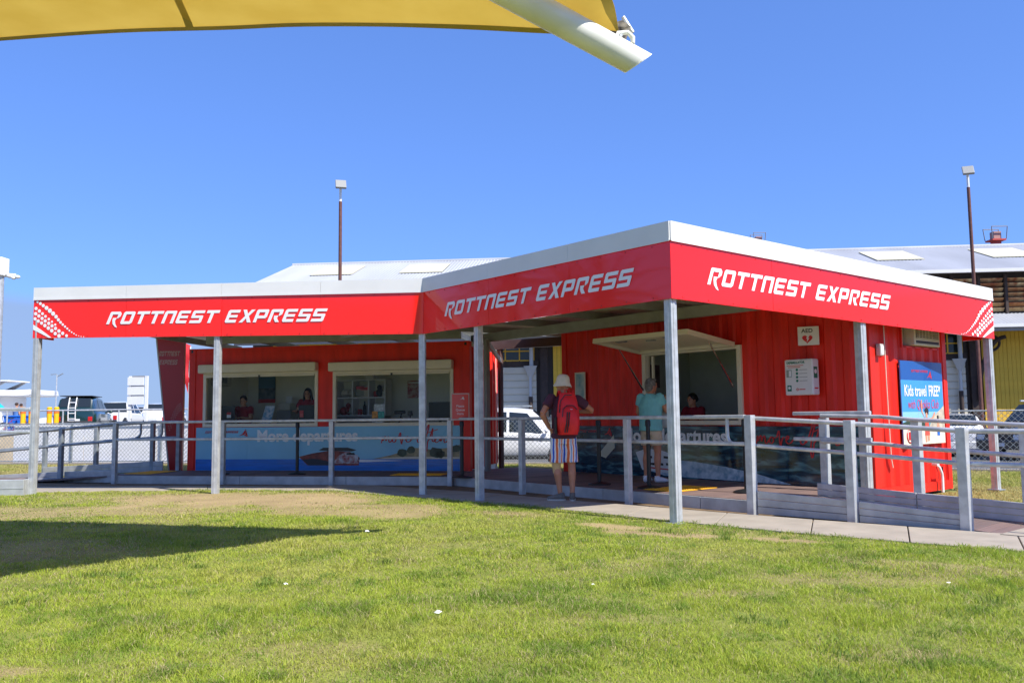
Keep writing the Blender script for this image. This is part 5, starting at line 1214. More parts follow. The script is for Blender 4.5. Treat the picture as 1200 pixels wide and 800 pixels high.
def shoe(mb, an, yaw):
    M = Matrix.Rotation(yaw, 3, 'Z'); a = Vector(an); q = lambda x, y, z: Vector((a.x, a.y, 0)) + M @ Vector((x, y, z))
    mb.tube([q(0,-.065,.045), q(0,-.03,.055), q(0,.05,.05), q(0,.13,.038), q(0,.185,.030)], [(.028,.036), (.040,.050), (.044,.044), (.045,.034), (.026,.024)], 12); mb.tube([q(0,-.02,.06), q(0,-.025,.115)], [.043, .043], 12)

# --- man with the backpack
man = thing('person', 'person in cream bucket hat and striped shorts with red backpack leaning on the railing', 'person', (.73, 12.42, .026), R(4))
J = dict(hipL=(-.085, 0, .93), hipR=(.095, 0, .93), knL=(-.105, .03, .50), knR=(.115, .0, .50), anL=(-.06, -.005, .10), anR=(.11, -.06, .10), shL=(-.165, .0, 1.475), shR=(.215, .02, 1.455), elL=(-.315, -.10, 1.245), elR=(.455, .14, 1.285), wrL=(-.205, -.03, 1.035), wrR=(.28, .30, 1.275), head=(.01, .03, 1.665))
mb = MB(); body_core(mb, J); q, M = headm(mb, J['head'], R(62)); hand(mb, J['wrL'], (.55, .12, -.8), (-.5, -.8, -.2), .5, 1); hand(mb, J['wrR'], (-.8, .5, .0), (0, 0, 1), .7, -1)
blob(mb, 'body', skin_tan, man, .0065, 5)
sg = MB(); sg.tube([q(-.062, .072, .020), q(-.035, .098, .022), q(0, .106, .024), q(.035, .098, .022), q(.062, .072, .020)], [(.006,.018)]*5, 8)
for sx in (-1, 1): sg.tube([q(.062*sx, .072, .024), q(.080*sx, -.01, .026)], .004, 6)
sg.build('sunglasses', black, man, smooth=True)
plum = mat('plum cotton', c(84, 46, 62), .9, var=.12, vscale=7, bump=1.0, bscale=9)
blob(shirt_mb(J, .885, .56, 1.02), 'shirt', plum, man, .010, 5)
# striped shorts
shm = bpy.data.materials.new('striped shorts'); shm.use_nodes = True; n_ = shm.node_tree.nodes; l_ = shm.node_tree.links; b_ = n_['Principled BSDF']; b_.inputs['Roughness'].default_value = .85
tx = n_.new('ShaderNodeTexCoord'); sx_ = n_.new('ShaderNodeSeparateXYZ'); l_.new(tx.outputs['Object'], sx_.inputs[0]); nz2 = n_.new('ShaderNodeTexNoise'); nz2.inputs['Scale'].default_value = 6; l_.new(tx.outputs['Object'], nz2.inputs[0])
m1 = n_.new('ShaderNodeMath'); m1.operation = 'MULTIPLY_ADD'; m1.inputs[1].default_value = .05; l_.new(nz2.outputs['Fac'], m1.inputs[0]); l_.new(sx_.outputs['X'], m1.inputs[2])
m2 = n_.new('ShaderNodeMath'); m2.operation = 'MULTIPLY'; m2.inputs[1].default_value = 6.2; l_.new(m1.outputs[0], m2.inputs[0]); m3 = n_.new('ShaderNodeMath'); m3.operation = 'FRACT'; l_.new(m2.outputs[0], m3.inputs[0])
rp = n_.new('ShaderNodeValToRGB'); rp.color_ramp.interpolation = 'CONSTANT'; el = rp.color_ramp.elements; el[0].position = 0; el[0].color = c(232, 232, 232); el[1].position = .14; el[1].color = c(52, 92, 200)
for p_, k_ in ((.28, (232, 232, 232)), (.40, (224, 112, 66)), (.62, (236, 226, 220)), (.72, (120, 160, 214)), (.82, (236, 226, 220)), (.90, (230, 120, 74))): e_ = el.new(p_); e_.color = c(*k_)
l_.new(m3.outputs[0], rp.inputs[0]); l_.new(rp.outputs[0], b_.inputs['Base Color'])
def shorts_mb(J, top, hem, w=1.0):
    mb = MB(); hl, hr = Vector(J['hipL']), Vector(J['hipR']); pv = (hl + hr) / 2
    mb.tube([(pv.x, pv.y, top), (pv.x, pv.y, pv.z - .03), (pv.x, pv.y, pv.z - .12)], [(.168*w, .122*w), (.180*w, .130*w), (.17*w, .115*w)], 18)
    for a, b in (('hipL', 'knL'), ('hipR', 'knR')):
        A, B = Vector(J[a]), Vector(J[b]); t = (A.z - hem) / (A.z - B.z); E_ = A.lerp(B, t); mb.tube([A, A.lerp(E_, .6), E_], [.095*w, .100*w, .102*w], 14)
    return mb
blob(shorts_mb(J, .98, .545), 'shorts', shm, man, .010, 4)
A, B, E_ = Vector(J['knL']), Vector(J['hipL']), Vector(J['anL'])
MB().tube([A.lerp(B, .18), A, A.lerp(E_, .14), A.lerp(E_, .26)], [.069, .063, .063, .065], 16).build('knee_support', mat('beige knee sleeve', c(214, 176, 122), .9), man, smooth=True)
shg = mat('grey canvas shoe', c(112, 106, 98), .85, var=.15, vscale=20); mb = MB(); shoe(mb, J['anL'], R(75)); blob(mb, 'shoe', shg, man, .008, 3); mb = MB(); shoe(mb, J['anR'], R(-8)); blob(mb, 'shoe', shg, man, .008, 3)
def sole(an, yaw): 
    M = Matrix.Rotation(yaw, 3, 'Z'); return [tuple(Vector((an[0], an[1], .001)) + M @ Vector((.048*math.sin(t)*(1 if math.cos(t) > 0 else .85), .055 + .135*math.cos(t), 0))) for t in np.linspace(0, 2*PI, 18, endpoint=False)]
for an, yw in ((J['anL'], R(75)), (J['anR'], R(-8))): MB().prism(sole(an, yw), (0, 0, .02)).build('sole', mat('pale sole', c(190, 184, 172), .8), man)
hatm = mat('cream cotton hat', c(212, 204, 182), .9, var=.06, vscale=14, bump=.3, bscale=30)
mb = MB(); hc = Vector(J['head']) + Vector((0, -.005, .045)); Mh = Matrix.Rotation(R(62), 3, 'Z') @ Matrix.Rotation(R(6), 3, 'X'); rings = []
for z, r in ((-.065, .132), (-.058, .131), (.0, .098), (.03, .094), (.075, .084), (.105, .060), (.114, .02)): rings.append([hc + Mh @ Vector((r*.92*math.cos(2*PI*j/28), r*1.06*math.sin(2*PI*j/28), z + (.010*math.sin(4*PI*j/28) if r > .12 else 0))) for j in range(28)])
mb.loft(rings, cap=False); mb.poly([p for p in rings[-1]]); ht = mb.build('bucket_hat', hatm, man, smooth=True); so = ht.modifiers.new('thickness', 'SOLIDIFY'); so.thickness = .004
# backpack
bp_ = thing('backpack', 'bright red backpack with black zips worn by the person at the railing', 'backpack', (.73, 12.42, .026), R(4))
bpm = mat('red nylon', c(232, 32, 38), .55, var=.08, vscale=9, bump=.3, bscale=12); cxb = .045
def pad(z0, z1, w0, w1, y0, dep, n=9):
    rings = []
    for i in range(n):
        t = i / (n - 1); k = math.sin(PI * (t * .86 + .07)) ** .45; w = (w0 + (w1 - w0) * t) * (.55 + .45 * k); d_ = dep * k; rings.append([Vector((cxb + w * math.copysign(abs(math.cos(a)) ** .6, math.cos(a)), y0 - d_ * (.5 + .5 * math.copysign(abs(math.sin(a)) ** .7, math.sin(a))) , z0 + (z1 - z0) * t)) for a in np.linspace(0, 2*PI, 20, endpoint=False)])
    return MB().loft(rings)
pad(.945, 1.545, .185, .135, -.115, .21).build('main_bag', bpm, bp_, smooth=True); pad(.955, 1.34, .150, .125, -.265, .115).build('front_pocket', bpm, bp_, smooth=True)
zp = lambda pts, r=.007: MB().tube(pts, r, 6).build('zip', black, bp_, smooth=True)
zp([(cxb - .10, -.375, 1.20), (cxb - .09, -.365, 1.31), (cxb - .03, -.335, 1.36), (cxb + .06, -.335, 1.36), (cxb + .115, -.36, 1.30)]); zp([(cxb - .03, -.389, 1.27), (cxb - .045, -.388, 1.1), (cxb - .07, -.375, .98)], .009); zp([(cxb - .0, -.389, 1.27), (cxb - .015, -.389, 1.1), (cxb - .04, -.38, .98)], .009); zp([(cxb - .135, -.30, 1.26), (cxb - .12, -.30, 1.42), (cxb - .05, -.295, 1.51), (cxb + .05, -.295, 1.51)])
MB().box((cxb - .19, -.26, .96), (cxb - .165, -.13, 1.2)).build('side_mesh', black, bp_, bevel=.01)
MB().poly([(cxb + .005, -.386, 1.315), (cxb + .02, -.388, 1.30), (cxb + .05, -.383, 1.312), (cxb + .02, -.384, 1.308)]).build('logo', white_vinyl, bp_)
for sx in (-1, 1): MB().tube([(cxb + .09*sx, -.13, 1.50), (cxb + .10*sx, -.05, 1.575), (cxb + .105*sx, .06, 1.55), (cxb + .11*sx, .13, 1.42), (cxb + .13*sx, .12, 1.22), (cxb + .15*sx, -.04, 1.05)], [(.022, .008)] * 6, 8).build('strap', bpm, bp_, smooth=True)
MB().tube([(cxb - .03, -.16, 1.53), (cxb - .03, -.14, 1.59), (cxb + .03, -.14, 1.59), (cxb + .03, -.16, 1.53)], .008, 8).build('grab_handle', bpm, bp_, smooth=True)

# --- woman at the hatch
wom = thing('person', 'person in loose teal top and beige shorts standing at the open hatch', 'person', (2.24, 13.88, DZ), R(-38))
J = dict(hipL=(-.085, 0, .88), hipR=(.085, 0, .88), knL=(-.09, .02, .48), knR=(.10, .03, .48), anL=(-.09, -.03, .10), anR=(.12, -.01, .10), shL=(-.165, 0, 1.38), shR=(.165, .02, 1.38), elL=(-.245, .03, 1.12), elR=(.25, .10, 1.13), wrL=(-.17, .22, 1.06), wrR=(.14, .30, 1.30), head=(.0, .05, 1.565))
mb = MB(); body_core(mb, J); q, M = headm(mb, J['head'], R(-28), s=.97); hand(mb, J['wrL'], (.3, .9, 0), (-.3, 0, 1), .5, 1); hand(mb, J['wrR'], (-.4, .3, .85), (.6, .6, .2), .8, -1); blob(mb, 'body', skin_tan, wom, .0065, 5)
teal = mat('teal jersey', c(124, 194, 192), .9, var=.08, vscale=6, bump=1.0, bscale=8); blob(shirt_mb(J, .83, .52, 1.10), 'shirt', teal, wom, .011, 5)
blob(shorts_mb(J, .95, .60, .98), 'shorts', mat('beige linen', c(206, 188, 158), .9, var=.08, vscale=9, bump=.3), wom, .011, 4)
mb = MB(); hd = Vector(J['head']); mb.ell(hd + M @ Vector((0, -.018, .022)), (.088, .098, .108), 14, 10, M); mb.ell(hd + M @ Vector((0, -.05, -.03)), (.078, .058, .085), 12, 8, M); mb.ell(hd + M @ Vector((.0, .05, .09)), (.06, .04, .03), 10, 6, M)
blob(mb, 'hair', mat('grey hair', c(116, 112, 106), .7, var=.35, vscale=22, bump=.8, bscale=60), wom, .010, 3)
wsh = mat('white trainer', c(226, 226, 226), .6); 
for a_, y_ in (('anL', 4), ('anR', -30)): mb = MB(); shoe(mb, J[a_], R(y_)); blob(mb, 'shoe', wsh, wom, .008, 3)
tb = thing('tote_bag', 'pale tote bag hanging in front of the person at the hatch', 'bag', (2.24, 13.88, DZ), R(-38)); pm_ = mat('pale canvas', c(190, 192, 190), .8, var=.1)
MB().loft([[Vector((.22 + sx * w_, .20 + sy * d_, z)) for sx, sy in ((-1,-1),(1,-1),(1,1),(-1,1))] for z, w_, d_ in ((.88, .10, .04), (.92, .13, .06), (1.10, .125, .045), (1.16, .12, .02))]).build('bag_body', pm_, tb, smooth=True); MB().tube([(.13, .2, 1.15), (.15, .2, 1.36), (.20, .24, 1.40), (.30, .2, 1.15)], .010, 6).build('strap', pm_, tb, smooth=True)

# --- staff behind the counters
maroon = mat('maroon polo shirt', c(150, 30, 48), .85, var=.08, vscale=8, bump=.2)
def staff(label, loc, rz, hair_long, headyaw, hairc=(34, 26, 24), zoff=0.0):
    t = thing('person', label, 'person', loc, rz); J = dict(hipL=(-.09, 0, .52), hipR=(.09, 0, .52), knL=(-.10, .40, .50), knR=(.10, .40, .50), anL=(-.10, .38, .10), anR=(.10, .38, .10), shL=(-.17, .02, 1.02), shR=(.17, .02, 1.02), elL=(-.24, .10, .78), elR=(.24, .10, .78), wrL=(-.15, .33, .82), wrR=(.15, .33, .82), head=(0, .06, 1.205))
    mb = MB(); body_core(mb, J); q, M = headm(mb, J['head'], headyaw, R(-8), .97); hand(mb, J['wrL'], (.2, .9, 0), (0, 0, 1), .4, 1); hand(mb, J['wrR'], (-.2, .9, 0), (0, 0, 1), .4, -1); blob(mb, 'body', skin, t, .0075, 4)
    for sx in (-1, 1): MB().ell(q(.030*sx, .086, .010), (.012, .006, .007), 8, 6, M).build('eye', black, t)
    blob(shirt_mb(J, .50, .55, .98), 'shirt', maroon, t, .012, 4); blob(shorts_mb(J, .60, .515, .95), 'trousers', black, t, .014, 3)
    hd = Vector(J['head']); mb = MB(); mb.ell(hd + M @ Vector((0, -.022, .026)), (.086, .098, .104), 14, 10, M)
    if hair_long: mb.tube([hd + M @ Vector((0, -.06, .02)), hd + M @ Vector((0, -.085, -.12)), hd + M @ Vector((0, -.09, -.27))], [(.085, .06), (.10, .05), (.085, .03)], 12); mb.tube([hd + M @ Vector((.07, -.0, .03)), hd + M @ Vector((.085, .0, -.1)), hd + M @ Vector((.085, .01, -.24))], .028, 8); mb.tube([hd + M @ Vector((-.07, 0, .03)), hd + M @ Vector((-.085, 0, -.1)), hd + M @ Vector((-.085, .01, -.24))], .028, 8)
    else: mb.ell(hd + M @ Vector((0, -.10, .0)), (.04, .05, .05), 10, 8, M)
    blob(mb, 'hair', mat('dark hair %d' % hairc[0], c(*hairc), .55, var=.2, vscale=30), t, .010, 3)
    return t, q
def LPz(x, y, z): a = LP_(x, y); return (a[0], a[1], z)
staff('seated staff member in maroon polo with tied dark hair at the left window', LPz(.79, 1.0, .46), LRZ + R(172), False, R(25), (46, 34, 28))
t_, q_ = staff('staff member with long dark hair and glasses behind a monitor', LPz(2.37, 1.0, .60), LRZ + R(180), True, R(8), (26, 22, 24))
for sx in (-1, 1): MB().torus(q_(.032*sx, .098, .010), (0, 1, 0), .024, .003, 14, 5).build('spectacles', black, t_)
a = RP_(2.55, .9); staff('staff member in maroon behind the hatch counter', (a[0], a[1], .30), RRZ + R(180), False, R(-10), (30, 26, 26))

# ------------------------------------------------------------------ things inside the ticket office
def in_office(name, label, cat, group=None): return thing(name, label, cat, LO, LRZ, group)
def monitor(x, y, z, rz, w, h, label, back=True):
    t = thing('monitor', label, 'monitor', LPz(x, y, z), LRZ + rz, 'office monitors')
    MB().box((-.11, -.08, 0), (.11, .08, .012)).build('foot', black, t); MB().box((-.03, .0, .012), (.03, .03, .2)).build('stand', dkgrey, t); MB().box((-w/2, -.025, .12), (w/2, .0, .12 + h)).build('screen_case', black, t, bevel=.008); MB().box((-w/2 + .02, .0005, .14), (w/2 - .02, .003, .1 + h)).build('screen', dkgrey, t)
    return t
CZ = W1[2] - .02 + .0
monitor(.62, .45, CZ - .0, R(8), .46, .38, 'black monitor back at the left end of the left window'); monitor(2.6, .42, CZ, R(-10), .4, .38, 'black monitor back in front of the staff member with glasses'); monitor(5.6, .5, CZ, R(-15), .54, .40, 'black monitor back at the right end of the right window')
def stick(o, x, z, m, w=.1, h=.12):
    t = thing('sticker_card', o, 'card', LO, LRZ); MB().box((x, .385, z), (x + w, .392, z + h)).build('card', m, t); MB().box((x, .383, z + h*.55), (x + w, .3848, z + h)).build('card_top', rtxt, t); return t
stick('small red and white card on the left monitor back', .70, 1.26, white_vinyl); stick('small red card on the monitor near the staff member with glasses', 2.45, 1.25, mat('pink card', c(206, 90, 90), .5), .09, .15)
pst = in_office('wall_poster', 'tall travel poster on the back wall of the left window', 'poster'); MB().box((.35, 2.42, 1.62), (.80, 2.435, 2.26)).build('sheet', mat('poster print', c(120, 130, 130), .5, var=.6, vscale=7, col2=c(40, 70, 80)), pst); MB().box((.35, 2.413, 1.62), (.80, 2.419, 1.71)).build('red_band', hm, pst); MB().box((.35, 2.413, 1.98), (.80, 2.419, 2.26)).build('blue_band', mat('poster blue', c(70, 120, 150), .5), pst)
ps2 = in_office('wall_poster', 'small red poster on the back wall of the right window', 'poster'); MB().box((4.22, 2.42, 1.68), (4.54, 2.435, 2.09)).build('sheet', mat('red poster print', c(170, 60, 66), .5, var=.4, vscale=10, col2=c(200, 180, 170)), ps2); MB().box((4.24, 2.414, 2.02), (4.52, 2.419, 2.06)).build('band', white_vinyl, ps2)
ac2 = in_office('air_conditioner', 'wall air conditioner high on the left wall inside the office', 'air conditioner'); MB().box((.07, .75, 2.0), (.24, 1.35, 2.28)).build('casing', acm, ac2, bevel=.01); MB().box((.2405, .85, 2.06), (.245, 1.15, 2.22)).build('grille', grey, ac2)
pc = in_office('printer', 'pale printer on a cupboard in the left window', 'printer'); MB().box((1.12, 1.9, .2), (1.48, 2.3, 1.42)).build('cupboard', grey, pc); MB().box((1.15, 1.92, 1.421), (1.45, 2.28, 1.60)).build('printer_body', acm, pc, bevel=.02); MB().box((1.25, 2.1, 1.601), (1.40, 2.12, 1.76)).build('paper', white_vinyl, pc)
br = in_office('brochure_stand', 'slanted stand of colourful brochures on the left window counter', 'brochure stand'); bm_ = mat('brochure print', c(200, 200, 210), .4, var=.9, vscale=16, col2=c(60, 130, 170))
MB().prism([(1.55, .28, CZ), (1.78, .28, CZ), (1.85, .42, CZ + .47), (1.62, .42, CZ + .47)], (0, .012, 0)).build('brochures', bm_, br); MB().prism([(1.66, .30, CZ), (1.66, .46, CZ), (1.68, .434, CZ + .38)], (.02, 0, 0)).build('stand_leg', white, br)
b2 = in_office('brochure_stand', 'wire stand of leaflets on the right window counter', 'brochure stand'); 
for k, (x, z, cc_) in enumerate(((4.20, 1.36, (200, 205, 210)), (4.15, 1.21, (226, 150, 60)), (4.29, 1.21, (70, 170, 160)), (4.15, 1.06, (206, 206, 206)))): MB().box((x, .30 + .01*k, z), (x + (.25 if k in (0, 3) else .13), .312 + .01*k, z + .15)).build('leaflet', mat('leaflet %d' % k, c(*cc_), .5, var=.3, vscale=20), b2)
# cube shelving with goods
shv = in_office('shelf_unit', 'white cube shelf unit seen through the right window', 'shelves'); sx0, sx1, sz0_, sz1_ = 2.70, 3.90, 1.28, 2.10
for k in range(4): x = sx0 + (sx1 - sx0) * k / 3; MB().box((x - .015, 1.75, sz0_), (x + .015, 2.15, sz1_)).build('upright', white, shv)
for z in (sz0_, sz0_ + .41, sz1_): MB().box((sx0 + .016 - .03, 1.752, z - .015), (sx1 + .014, 2.15, z + .015)).build('shelf', white, shv)
MB().box((sx0, 2.151, sz0_), (sx1, 2.16, sz1_)).build('shelf_back', inw, shv); MB().box((sx0, 1.76, .2), (sx1, 2.14, sz0_ - .02)).build('cabinet', grey, shv)
def good(name, label, cat, x, z, kind, cc_):
    t = thing(name, label, cat, LPz(2.70 + (x - 3.40) * .87, 1.92, z + .02), LRZ, 'goods on the office shelves'); m_ = mat('goods %s' % (cc_,), c(*cc_), .5)
    if kind == 'cap': MB().ell((0, 0, .09), (.10, .11, .10)).build('crown', m_, t, smooth=True); MB().ell((0, -.13, .05), (.09, .09, .015)).build('peak', m_, t, smooth=True)
    elif kind == 'mug': MB().tube([(0,0,0),(0,0,.13)], .05, 14).build('cup', m_, t, smooth=True); MB().torus((.06, 0, .065), (0, 1, 0), .032, .008, 12, 6).build('handle', m_, t)
    elif kind == 'box': MB().box((-.10, -.1, 0), (.10, .1, .24)).build('carton', m_, t, bevel=.006); MB().box((-.10, -.103, .16), (.10, -.1005, .23)).build('label', rtxt, t)
    elif kind == 'toy': MB().ell((0, 0, .1), (.1, .08, .1)).build('toy_body', m_, t, smooth=True); MB().ell((0, -.03, .22), (.06, .06, .06)).build('toy_head', m_, t, smooth=True)
    elif kind == 'bottle': MB().tube([(0,0,0),(0,0,.2),(0,0,.24),(0,0,.29)], [.04,.04,.018,.018], 12).build('bottle_body', m_, t, smooth=True); MB().tube([(0,0,.291),(0,0,.315)], .02, 10).build('lid', black, t)
z1_, z2_, z3_ = sz0_ + .016, sz0_ + .426, sz1_ + .016
for args in (('cap', 'pale cap on the upper left cube shelf', 'cap', 3.58, z2_, 'cap', (216, 212, 200)), ('cap', 'cream cap beside the pale cap on the upper shelf', 'cap', 3.76, z2_, 'cap', (190, 186, 170)), ('display_box', 'red topped display box in the middle upper cube', 'box', 4.05, z2_ + .02, 'box', (150, 150, 140)), ('display_box', 'white carton beside the red topped display box', 'box', 4.18, z2_, 'box', (200, 190, 170)), ('mug', 'white mug on the upper right cube shelf', 'mug', 4.68, z2_, 'mug', (220, 218, 208)), ('mug', 'red mug on the upper right cube shelf', 'mug', 4.45, z2_, 'mug', (170, 50, 60)), ('soft_toy', 'dark soft toy between two mugs on the shelf', 'toy', 4.57, z2_, 'toy', (40, 50, 50)),
             ('cap', 'red cap on the lower left cube shelf', 'cap', 3.55, z1_, 'cap', (170, 30, 40)), ('soft_toy', 'red soft toy on the lower left cube shelf', 'toy', 3.68, z1_, 'toy', (150, 40, 44)), ('cap', 'pale cap on the lower left cube shelf', 'cap', 3.80, z1_, 'cap', (190, 200, 196)), ('mug', 'red mug on the lower middle cube shelf', 'mug', 4.0, z1_, 'mug', (180, 40, 50)), ('bottle', 'dark bottle on the lower middle cube shelf', 'bottle', 4.14, z1_, 'bottle', (60, 60, 64)), ('bottle', 'white bottle on the lower middle cube shelf', 'bottle', 4.26, z1_, 'bottle', (210, 210, 210)), ('display_box', 'blue carton on the lower right cube shelf', 'box', 4.58, z1_, 'box', (40, 90, 140)), ('display_box', 'white box on top of the cube shelves', 'box', 4.3, z3_ - .0, 'box', (214, 212, 206))):
    good(*args)
sc_ = in_office('barcode_scanner', 'black barcode scanner on a bent stand at the right counter', 'scanner'); MB().tube([(4.66, .5, CZ), (4.71, .5, CZ + .13), (4.76, .48, CZ + .27)], .012, 8).build('stem', black, sc_); MB().box((4.60, .42, CZ + .26), (4.84, .52, CZ + .33)).build('head', black, sc_, bevel=.02); MB().tube([(4.72, .5, CZ + .20), (4.83, .5, CZ + .12), (4.94, .5, CZ + .16), (4.95, .5, CZ + .26)], .012, 8).build('cable', black, sc_); MB().box((4.56, .42, CZ), (4.88, .58, CZ + .02)).build('foot', black, sc_); MB().box((4.90, .44, CZ + .22), (5.00, .5, CZ + .32)).build('card_reader', black, sc_, bevel=.01)
# posters inside the hatch
ip = thing('interior_poster', 'small dark posters on the wall inside the hatch', 'poster', RO, RRZ); MB().box((1.365, .9, 1.75), (1.372, 1.35, 2.2)).build('sheet', mat('dim poster', c(90, 70, 80), .5, var=.4, vscale=9), ip)
dk = thing('tall_cupboard', 'tall dark cupboard inside the right side of the hatch', 'cupboard', RO, RRZ); MB().box((4.0, 1.6, .1), (4.5, 2.2, 2.3)).build('carcass', black, dk); MB().box((4.02, 1.59, .12), (4.48, 1.5995, 2.28)).build('door', dkgrey, dk)

# ------------------------------------------------------------------ vehicles
tyre_m = mat('tyre rubber', (.02, .02, .021, 1), .8); rim_m = mat('alloy rim', (.45, .46, .48, 1), .3, .8); carglass = mat('tinted car glass', (.018, .024, .028, 1), .06, spec=.6)
tail_m = mat('tail lamp red', c(190, 20, 16), .2, coat=.5); lamp_m = mat('head lamp', c(220, 224, 226), .15, coat=.6); plate_m = mat('number plate', c(210, 212, 214), .4); trim_m = mat('black trim', (.022, .022, .024, 1), .5)
def vehicle(name, label, loc, rz, paint, st, wheels, wr, wins, front, rear, extra=None, group=None, clear=.26):
    """st: stations along x: (x, belt z, top z, half width at belt, half width at top). Front is +x."""
    t = thing(name, label, 'car', loc, rz, group); rings = []
    def ring(s):
        x, zb, zt, wb, wt = s; zl = clear
        return [Vector((x, y, z)) for y, z in ((-wb*.86, zl), (-wb*.97, zl + .10), (-wb, (zl + zb) / 2), (-wb*.985, zb - .03), (-wb*.955, zb), (-wt, zt - .05), (-wt*.86, zt), (0, zt + .02), (wt*.86, zt), (wt, zt - .05), (wb*.955, zb), (wb*.985, zb - .03), (wb, (zl + zb) / 2), (wb*.97, zl + .10), (wb*.86, zl))]
    b = MB().loft([ring(s) for s in st]).build('body', paint, t, smooth=True, bevel=0)
    def surf(x, k, sd):     # point on the side between belt (0) and roof (1)
        xs_ = [s[0] for s in st]; f = [np.interp(x, xs_, [s[i] for s in st]) for i in range(1, 5)]; zb, zt, wb, wt = f
        return Vector((x, sd * (wb*.955 + (wt - wb*.955) * k + .007), zb + (zt - .05 - zb) * k))
    for poly in wins:
        for sd in (-1, 1): MB().poly([surf(x, k, sd) for x, k in poly]).build('side_window', carglass, t)
    def cross(x0, k0, x1, k1, nm, inset=.9):
        # windscreen or rear window between two stations
        xs_ = [s[0] for s in st]; P = []
        for x, sgn in ((x0, -1), (x0, 1), (x1, 1), (x1, -1)):
            zt = np.interp(x, xs_, [s[2] for s in st]); wt = np.interp(x, xs_, [s[4] for s in st]); P.append(Vector((x, sgn * wt * inset, zt + .022)))
        n = (P[1] - P[0]).cross(P[3] - P[0]).normalized(); n = n if n.z > 0 else -n
        MB().poly([p + n * .008 for p in P]).build(nm, carglass, t)
    cross(*front, 'windscreen'); 
    if rear: cross(*rear, 'rear_window')
    for x in wheels:
        wb = np.interp(x, [s[0] for s in st], [s[3] for s in st])
        for sd in (-1, 1):
            w = MB().torus((x, sd * (wb - .11), wr), (0, 1, 0), wr - .095, .095, 22, 8).build('wheel', tyre_m, t, smooth=True)
            MB().disc((x, sd * (wb - .05), wr), (0, sd, 0), wr - .12, .03, 18).build('rim', rim_m, w)
            for k in range(5): a = 2*PI*k/5; MB().bar((x, sd*(wb - .015), wr), (x + (wr-.14)*math.cos(a), sd*(wb - .015), wr + (wr-.14)*math.sin(a)), .05, .02, (0, 1, 0)).build('spoke', trim_m if k % 9 == 9 else rim_m, w)
            MB().prism([Vector((x + (wr + .07) * math.cos(a), sd * (wb + .0015), wr + (wr + .07) * math.sin(a))) for a in np.linspace(-.35, PI + .35, 16)], (0, -sd * .02, 0)).build('wheel_arch', trim_m, t)
    x0, x1 = st[0][0], st[-1][0]; zr_, wr_ = st[0][1], st[0][3]; zf, wf = st[-1][1], st[-1][3]
    MB().box((x0 - .06, -wr_*.96, clear + .04), (x0 + .1, wr_*.96, clear + .30)).build('rear_bumper', paint if not extra or 'dark_bumper' not in extra else trim_m, t, bevel=.03); MB().box((x1 - .1, -wf*.96, clear + .02), (x1 + .07, wf*.96, clear + .30)).build('front_bumper', paint if not extra or 'dark_bumper' not in extra else trim_m, t, bevel=.03)
    for sd in (-1, 1):
        MB().box((x0 - .03, min(sd*wr_*.72, sd*wr_*.95), zr_ - .30), (x0 + .06, max(sd*wr_*.72, sd*wr_*.95), zr_ - .06)).build('tail_lamp', tail_m, t, bevel=.015); MB().box((x1 - .1, min(sd*wf*.6, sd*wf*.96), zf - .20), (x1 + .02, max(sd*wf*.6, sd*wf*.96), zf - .04)).build('headlight', lamp_m, t, bevel=.02)
        mx_ = front[0] - .25; p = surf(mx_, .08, sd); MB().ell(p + Vector((.05, sd * .10, .06)), (.06, .11, .075), 10, 6).build('mirror', paint, t, smooth=True)
        MB().box((x0 + .6, min(sd*.4, sd*.9), clear - .02), (x1 - .6, max(sd*.4, sd*.9), clear + .05)).build('sill', trim_m, t)
    MB().box((x0 - .035, -.24, zr_ - .28), (x0 - .005, .24, zr_ - .16)).build('number_plate', plate_m, t); MB().box((x1 + .005, -.5, zf - .24), (x1 + .03, .5, zf - .10)).build('grille', trim_m, t); MB().box((x1 + .071, -.24, clear + .10), (x1 + .085, .24, clear + .21)).build('number_plate', plate_m, t)
    return t
wpaint = mat('white car paint', (.80, .80, .79, 1), .22, coat=.8); dpaint = mat('dark grey car paint', (.045, .05, .055, 1), .2, .3, coat=.9); gpaint = mat('dark green car paint', (.006, .03, .028, 1), .22, coat=.8)
SUV = [(-2.35, .95, 1.02, .80, .70), (-2.28, 1.02, 1.30, .88, .72), (-2.05, 1.06, 1.74, .92, .68), (-1.2, 1.06, 1.82, .94, .70), (.0, 1.05, 1.80, .94, .70), (.55, 1.04, 1.74, .94, .68), (1.25, 1.05, 1.12, .93, .78), (2.0, .98, 1.02, .90, .74), (2.38, .84, .88, .82, .62)]
SUVW = [[(-2.02, .12), (-1.22, .10), (-1.22, .88), (-1.92, .88)], [(-1.14, .10), (-.18, .08), (-.18, .90), (-1.14, .90)], [(-.10, .08), (.90, .06), (.60, .62), (.42, .90), (-.10, .90)]]
SF, SR_ = (1.18, 0, .58, 0), (-2.06, 0, -2.27, 0)
HAT = [(-1.9, .82, .88, .72, .60), (-1.82, .90, 1.02, .80, .62), (-1.45, .92, 1.40, .82, .60), (-.6, .92, 1.45, .83, .61), (.2, .91, 1.42, .83, .60), (.95, .90, .97, .82, .66), (1.6, .82, .86, .78, .62), (1.9, .66, .70, .70, .52)]
HATW = [[(-1.40, .1), (-.62, .08), (-.62, .88), (-1.30, .88)], [(-.54, .08), (.62, .06), (.30, .6), (.16, .88), (-.54, .88)]]
v = vehicle('parked_car', 'white four wheel drive parked behind the gap between the containers', (.05, 25.6, -.32), R(-4), wpaint, SUV, (-1.45, 1.45), .38, SUVW, SF, SR_, group='parked cars', clear=.34)
